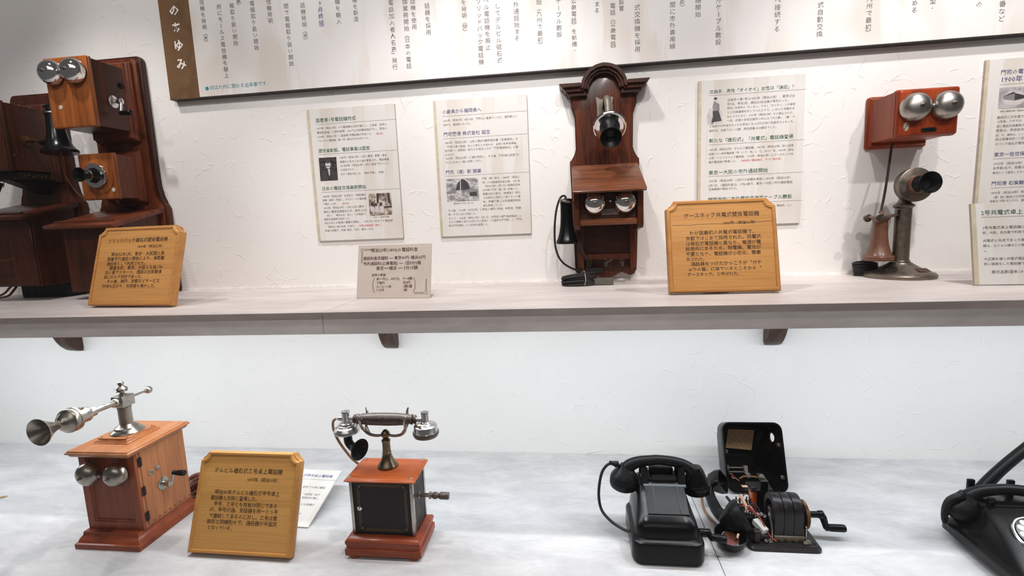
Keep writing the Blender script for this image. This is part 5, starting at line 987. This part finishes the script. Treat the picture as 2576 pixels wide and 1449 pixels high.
# ---------------------------------------------------------------- bared works of the opened telephone
t = thing('telephone_works', 'bared works of a crank telephone on a black plate, with horseshoe magnets and brass gear', 'telephone works', (.449, -.38, 0))
bp = obj('base_plate', G().loft([(0, .3735, .5235, -.4445, -.300, .012), (.001, .3720, .5250, -.4460, -.2985, .013), (.006, .3720, .5250, -.4460, -.2985, .013), (.0085, .3745, .5225, -.4435, -.301, .012), (.0085, .3775, .5195, -.4405, -.304, .010), (.0100, .3785, .5185, -.4395, -.305, .010)], 6), 'enamel', t)
for x, y in ((.3865, -.429), (.5130, -.4270)): obj('plate_hole', G().lathe([(.0036, 0), (.0036, .0004)], (x, y, .0099), n=14), 'black_inner', bp)
def shoe(x0, x1):
    o, i = [], []
    yc, zc, ro, ri = -.3870, .0700, .0335, .0215
    o = [(yc - ro, .0200)] + [(yc - ro * math.cos(R(a)), zc + ro * math.sin(R(a))) for a in range(0, 181, 15)] + [(yc + ro, .0200), (yc + ri, .0200)]
    i = [(yc - ri * math.cos(R(a)), zc + ri * math.sin(R(a))) for a in range(180, -1, -15)] + [(yc - ri, .0200)]
    return G().prism(o + i, 'x', x0, x1, .0016, 2)
for k in range(3): obj('horseshoe_magnet', shoe(.4325 + .0205 * k, .4525 + .0205 * k - .0006), 'enamel', t)
fr = obj('magnet_frame', G().box(.4315, .4955, -.4235, -.4165, .0100, .0235, .0008).box(.4315, .4955, -.3575, -.3505, .0100, .0235, .0008), 'steel_paint', t)
for x in (.4395, .4545, .4700, .4850): obj('frame_screw', G().lathe([(.0036, 0), (.0034, .0015), (.002, .0022), (0, .0022)], (x, -.4235, .0155), (0, -1, 0), 12), 'brass', fr)
obj('end_bracket', G().prism([(-.424, .010), (-.416, .010), (-.4155, .040), (-.400, .060), (-.398, .078), (-.405, .078), (-.410, .060), (-.4215, .042)], 'x', .4255, .4285, .0006).box(.4180, .4290, -.4300, -.4160, .0100, .0125, .0005), 'nickel', fr)
obj('end_bracket', G().box(.4960, .4985, -.4240, -.4150, .0100, .0480, .0008).box(.4960, .5060, -.4300, -.4160, .0100, .0125, .0005), 'nickel', fr)
for x, y in ((.4215, -.4255), (.4120, -.4280), (.5020, -.4260), (.4930, -.4310)): obj('hex_bolt', G().lathe([(.0038, 0), (.0038, .003), (.0022, .0032), (.0022, .005), (0, .005)], (x, y, .0125), n=6), 'steel_paint', t)
obj('armature', G().lathe([(.018, 0), (.018, .058), (.006, .059), (.006, .072)], (.434, -.387, .055), (1, 0, 0), 24), 'iron', t)
n = 120; g = G(); pr = [(-.3870 + (.0305 + ((.0006 if k % 2 else 0))) * math.cos(2 * math.pi * k / n), .0560 + (.0305 + ((.0006 if k % 2 else 0))) * math.sin(2 * math.pi * k / n)) for k in range(n)]
gr = obj('brass_gear', g.prism(pr, 'x', .5020, .5085), 'brass', t)
obj('gear_hub', G().lathe([(.012, -.002), (.012, .009), (.009, .010)], (.5085, -.387, .056), (1, 0, 0), 20), 'brass', gr)
c = obj('crank', G().lathe([(.0072, 0), (.0072, .024), (.0086, .0245), (.0090, .026), (.0090, .034), (.0070, .0355), (0, .0356)], (.5135, -.387, .056), (1, 0, 0), 20), 'bakelite', t)
obj('crank_arm', G().tube([(.5435, -.387, .056), (.5475, -.388, .050), (.5515, -.390, .036), (.5545, -.391, .0275)], [.0078, .0078, .0070, .0072], 10, 4), 'bakelite', c)
obj('crank_handle', G().lathe([(.0070, -.004), (.0078, 0), (.0070, .003), (.0082, .006), (.0085, .034), (.0072, .038), (0, .0385)], (.5560, -.391, .0275), (1, 0, -.02), 20), 'bakelite', c)
cl = obj('induction_coil', G().box(.4200, .4560, -.3200, -.2920, .0100, .0720, .002), 'enamel', t)
obj('coil_winding', G().box(.4185, .4300, -.3215, -.2905, .0140, .0690, .0035, 2), 'orange_coil', cl)
obj('coil_cap', G().box(.4130, .4640, -.3260, -.2860, .0715, .0770, .001).box(.4150, .4260, -.3255, -.2980, .0765, .0820, .001).box(.4440, .4630, -.3250, -.2980, .0765, .0800, .001), 'iron', cl)
st = obj('coil_strap', G().box(.4345, .4515, -.3300, -.3240, .0100, .1000, .0015).box(.4345, .4515, -.3300, -.2900, .0970, .1020, .0015), 'black_gloss', cl)
obj('hex_bolt', G().lathe([(.0065, 0), (.0065, .0016), (.0042, .002), (.0042, .0045), (0, .0045)], (.4430, -.310, .1020), n=16), 'steel_paint', st)
tb = obj('terminal_block', G().box(.3790, .4150, -.3300, -.3060, .0100, .0300, .001), 'enamel', t)
for r_ in range(3):
    for k in range(5):
        x, y, z = .3815 + .0076 * k + .002 * r_, -.3300 + .0105 * r_, .0300 + .004 * (r_ == 2)
        obj('terminal_screw', G().lathe([(.0027, 0), (.0027, .004), (.0036, .0042), (.0036, .0072), (.0016, .0078), (.0016, .0115 + .002 * ((k + r_) % 3)), (0, .0116 + .002 * ((k + r_) % 3))], (x, y, z), (.05 * (k - 2), -.1, 1), 8), 'bronze' if (k + r_) % 2 else 'nickel_dull', tb)
obj('wire_loop', G().tube([(.402, -.318, .040), (.398, -.316, .052), (.404, -.315, .060), (.412, -.315, .057), (.4150, -.314, .046)], .0012, 6, 5), 'nickel', t)
obj('taped_lead', G().tube([(.3870, -.330, .066), (.3905, -.341, .058), (.3930, -.353, .050), (.3935, -.366, .043)], [.0040, .0042, .0040, .0030], 10, 4), 'pale_wire', t)
obj('condenser', G().box(-.0075, .0075, -.017, .017, -.007, .007, .001), 'paper_white', t, True).matrix_local = Matrix.Translation((.4080 - .449, -.4030 + .38, .0325)) @ Matrix.Rotation(R(24), 4, 'Z') @ Matrix.Rotation(R(14), 4, 'X')
obj('condenser_case', G().box(.3990, .4250, -.4240, -.3800, .0100, .0240, .002), 'enamel', t)
obj('spring_post', G().box(.3860, .3990, -.4320, -.4200, .0100, .0360, .002).box(.3845, .4005, -.4335, -.4185, .0340, .0390, .002), 'iron', t)
obj('relay_frame', G().box(.4050, .4290, -.3800, -.3660, .0100, .0450, .0015), 'nickel_dull', t)
for k in range(4): obj('contact_spring', G().box(.4040, .4260, -.3880 + .004 * k, -.3865 + .004 * k, .0300 + .004 * k, .0335 + .004 * k, .0004), 'nickel', t)
for k in range(3): obj('relay_screw', G().lathe([(.0042, 0), (.0042, .004), (.0030, .006), (0, .0062)], (.4090 + .007 * k, -.3815 - .003 * k, .046 + .003 * (k % 2)), (.1, -.4, 1), 10), 'silver', t)
W_ = [('red_wire', [(.3940, -.366, .050), (.402, -.380, .052), (.411, -.398, .046), (.4150, -.412, .036), (.4230, -.424, .022), (.4330, -.4300, .0150)]),
      ('red_wire', [(.3920, -.362, .056), (.400, -.376, .056), (.409, -.395, .050), (.4140, -.410, .040)]),
      ('red_wire', [(.380, -.350, .048), (.386, -.357, .054), (.392, -.352, .052), (.396, -.360, .050)]),
      ('pale_wire', [(.388, -.366, .046), (.396, -.362, .058), (.402, -.370, .054), (.406, -.382, .044)]),
      ('blue_wire', [(.396, -.356, .046), (.406, -.352, .057), (.416, -.360, .054), (.4200, -.374, .046), (.4240, -.386, .040)]),
      ('blue_wire', [(.398, -.362, .042), (.410, -.366, .050), (.418, -.378, .042)]),
      ('cord_black', [(.376, -.336, .034), (.386, -.346, .044), (.398, -.348, .040), (.410, -.345, .034)]),
      ('red_wire', [(.3700, -.331, .036), (.378, -.333, .040), (.384, -.338, .036), (.388, -.346, .030)])]
for m_, P in W_: obj('wire', G().tube(P, .0013, 6, 5), m_, t)
for k in range(5): obj('lug', G().box(.3850 + .0052 * k, .3880 + .0052 * k, -.3700 - .0018 * k, -.3660 - .0018 * k, .0440, .0462, .0006), 'silver', t)
obj('drum', G().lathe([(.019, 0), (.020, .002), (.020, .022), (.018, .024), (0, .024)], (.3990, -.3520, .0100), (0, 0, 1), 28), 'iron', t)

# ---------------------------------------------------------------- dismantled handset and its loose receiver bowl
t = thing('dismantled_handset', 'dismantled black handset lying with both cups open, between the crank telephone and the bared works', 'handset', (.338, -.34, 0))
obj('handset_grip', G().tube([(.3290, -.262, .0560), (.3240, -.292, .0520), (.3240, -.325, .0440), (.3290, -.362, .0370), (.3420, -.392, .0390)], [.0125, .0120, .0125, .0140, .0175], 14, 5), 'ebonite', t)
ax = Vector((.86, -.02, .50)).normalized()
c = obj('mouth_cup', G().lathe([(.0100, -.022), (.0170, -.016), (.0230, -.004), (.0285, .006), (.0305, .008), (.0310, .010), (.0345, .018), (.0362, .024), (.0362, .033), (.0345, .034), (.0335, .0335), (.0270, .012), (0, .010)], (.3440, -.3980, .0400), ax, 40), 'ebonite', t)
obj('cup_insert', G().lathe([(.0235, .012), (.0235, .0145), (.012, .016), (0, .016)], (.3440, -.3980, .0400), ax, 28), 'iron', c)
c = obj('ear_cup', G().loft([(-.014, -.017, .017, -.020, .020, .010), (.006, -.0225, .0225, -.0265, .0265, .012), (.018, -.0225, .0225, -.0265, .0265, .012), (.018, -.0195, .0195, -.0235, .0235, .009), (.004, -.0185, .0185, -.0225, .0225, .009)], 5, xf=lambda p: (p[2], p[0], p[1])), 'black_gloss', t, True)
c.matrix_local = Matrix.Translation((.3500 - .338, -.2650 + .34, .0610)) @ Matrix.Rotation(R(-35), 4, 'Z') @ Matrix.Rotation(R(-24), 4, 'Y') @ Matrix.Rotation(R(32), 4, 'X')
obj('lead_sleeve', G().tube([(.366, -.296, .040), (.371, -.312, .036), (.376, -.328, .034)], .0034, 8, 3), 'cord_black', t)
obj('lead_tip', G().lathe([(.0040, 0), (.0046, .001), (.0046, .009), (.0035, .010)], (.3745, -.3230, .0345), (.30, -.95, -.05), 14), 'silver', t)
obj('handset_cord', G().tube([(.3180, -.262, .046), (.3120, -.275, .022), (.3110, -.30, .008), (.3150, -.33, .0055), (.3240, -.360, .0055), (.3300, -.385, .0055), (.342, -.40, .0055)], .0032, 8, 5), 'cord_tan', t)
t = thing('receiver_bowl', 'loose black receiver bowl holding a copper-coloured disc, lying before the dismantled handset', 'receiver bowl', (.3345, -.4300, 0))
ax = Vector((.0, -.16, 1)).normalized(); p = (.3345, -.4300, .0005)
obj('bowl', G().lathe([(.0190, .0028), (.0240, .0050), (.0300, .0120), (.0332, .0190), (.0340, .0200), (.0342, .0225), (.0350, .0290), (.0350, .0330), (.0330, .0335), (.0320, .0325), (.0290, .0160), (.0200, .0100), (0, .0100)], p, ax, 44), 'bakelite', t)
obj('receiver_capsule', G().lathe([(.0210, .010), (.0210, .0225), (.0195, .0245), (.0180, .0245), (.0175, .0235), (0, .0235)], (.3310, -.4315, .0005), Vector((.10, -.30, 1)), 36), 'chrome', t)
obj('capsule_disc', G().lathe([(.0172, .0238), (.0172, .0244), (.006, .0252), (0, .0252)], (.3310, -.4315, .0005), Vector((.10, -.30, 1)), 30), 'copper', t)
obj('capsule_spring', G().tube([(.350, -.428, .018), (.352, -.432, .028), (.349, -.438, .033), (.346, -.443, .028)], .0024, 8, 4), 'pale_wire', t)

# ---------------------------------------------------------------- dial telephone at the right edge of the photograph
cx = .9160
t = thing('dial_telephone', 'black dial telephone with a white-holed dial, cut off at the counter\'s right end', 'telephone', (cx, -.45, 0), 'black desk telephones')
obj('case', G().loft([(.0180, cx - .1010, cx + .1010, -.590, -.352, .016), (.0200, cx - .1040, cx + .1040, -.593, -.349, .018), (.0360, cx - .1040, cx + .1040, -.593, -.349, .018), (.0380, cx - .1025, cx + .1025, -.5915, -.3505, .018), (.0385, cx - .0985, cx + .0985, -.5875, -.3520, .018), (.0430, cx - .0930, cx + .0930, -.575, -.3525, .02), (.0560, cx - .0800, cx + .0800, -.530, -.3530, .025), (.0720, cx - .0670, cx + .0670, -.482, -.3530, .026), (.0900, cx - .0590, cx + .0590, -.430, -.3530, .024), (.0960, cx - .0570, cx + .0570, -.412, -.3530, .02)], 6), 'black_gloss', t)
obj('base_plate', G().loft([(.0030, cx - .0800, cx + .0800, -.575, -.365, .03), (.0120, cx - .0960, cx + .0960, -.585, -.356, .02), (.0185, cx - .0990, cx + .0990, -.588, -.354, .02)], 5), 'rubber', t)
for sx in (-1, 1):
    for y in (-.57, -.375): obj('foot', G().lathe([(.010, 0), (.011, .002), (.011, .007)], (cx + sx * .072, y, 0), n=16), 'rubber', t)
ax = Vector((0, -.40, .92)).normalized(); p = Vector((cx - .004, -.4770, .0730))
dl = obj('dial', G().lathe([(.0470, -.006), (.0470, .004), (.0450, .0065), (.0430, .0065), (.0425, .005), (0, .005)], p, ax, 48), 'silver', t)
obj('number_ring', G().lathe([(.0424, .0052), (.0424, .0058), (0, .0058)], p, ax, 48), 'bakelite', dl)
u = Vector((1, 0, 0)); v = ax.cross(u)
g = G(); nh = 10; R0, R1, rh, rc_ = .0180, .0415, .0070, .0325
wheel = obj('finger_wheel', G().lathe([(.0415, .0075), (.0415, .0087), (.0180, .0095), (0, .0095)], p, ax, 64), 'black_gloss', dl)
for k in range(nh):
    a = R(62 + 28 * k); q = p + (u * math.cos(a) + v * math.sin(a)) * rc_
    obj('finger_hole', G().lathe([(.0070, .0080), (.0070, .00935), (.0062, .0094), (0, .0094)], q, ax, 18), 'paper_white', wheel)
obj('wheel_hub', G().lathe([(.0170, .0094), (.0165, .0108), (0, .0112)], p, ax, 32), 'nickel', dl)
cr = obj('cradle', G().box(cx - .060, cx + .060, -.405, -.354, .088, .099, .003, 2), 'black_gloss', t)
for x in (cx - .040, cx + .040):
    for y, h in ((-.4000, .1150), (-.3440, .1270)): obj('prong', G().box(x - .007, x + .007, y - .004, y + .004, .090, h, .002, 2), 'black_gloss', cr)
h = handset(t, (.8455, 1.0150), -.3720, .1200, .0700, .0640, 'ebonite', 'ebonite')
obj('cord_lug', G().lathe([(.0080, -.006), (.0095, -.002), (.0095, .003), (.0060, .0065)], (.8330, -.3800, .1070), (.5, -.7, .5), 16), 'ebonite', h)
obj('handset_cord', G().tube([(.8330, -.3810, .1085), (.8180, -.383, .1060), (.8060, -.381, .0960), (.8015, -.377, .0760), (.8020, -.376, .0520), (.8065, -.376, .0400), (.8110, -.374, .0480), (.8120, -.371, .0700)], [.0055, .0062, .0052, .0040, .0034, .0034, .0034, .0034], 10, 5), 'cord_black', t)

# ---------------------------------------------------------------- another handset behind it
t = thing('loose_handset', 'black handset slanting up behind the dial telephone at the photo\'s edge', 'handset', (.96, -.25, 0))
P0, P1 = Vector((.958, -.262, .0440)), Vector((1.120, -.250, .206))
d = (P1 - P0).normalized()
h = obj('handset_grip', G().tube([P0, P0 + d * .02 + Vector((-.004, 0, .006)), P0 + d * .07 + Vector((-.008, 0, .010)), P0 + d * .14 + Vector((-.008, 0, .010)), P0 + d * .21 + Vector((-.004, 0, .006)), P1], [.0170, .0140, .0125, .0122, .0135, .017], 14, 5), 'ebonite', t)
n_ = Vector((d.z, 0, -d.x)).normalized()
obj('mouth_cup', G().lathe([(.0160, -.012), (.0230, .004), (.0300, .016), (.0320, .020), (.0320, .028), (.029, .033), (0, .034)], P0 + Vector((.002, 0, -.002)), n_ * .8 + Vector((0, 0, -.5)), 32), 'ebonite', h)
obj('ear_cup', G().lathe([(.0160, -.012), (.0240, .004), (.0310, .016), (.0330, .020), (.0330, .030), (.028, .036), (0, .037)], P1, n_, 32), 'ebonite', h)
obj('handset_rest', G().box(1.090, 1.170, -.270, -.215, 0, .012, .002).box(1.112, 1.134, -.258, -.242, .010, .185, .003), 'ebonite', t)

t = tag(obj('wooden_stick', G().tube([(-1.800, -.420, .0032), (-1.74, -.383, .0032), (-1.672, -.341, .0030), (-1.6640, -.336, .0026)], [.0030, .0030, .0026, .0010], 8, 1), 'bamboo'), 'thin pointed bamboo stick lying on the counter at the far end, by the photo\'s edge', 'stick')
FT.done()
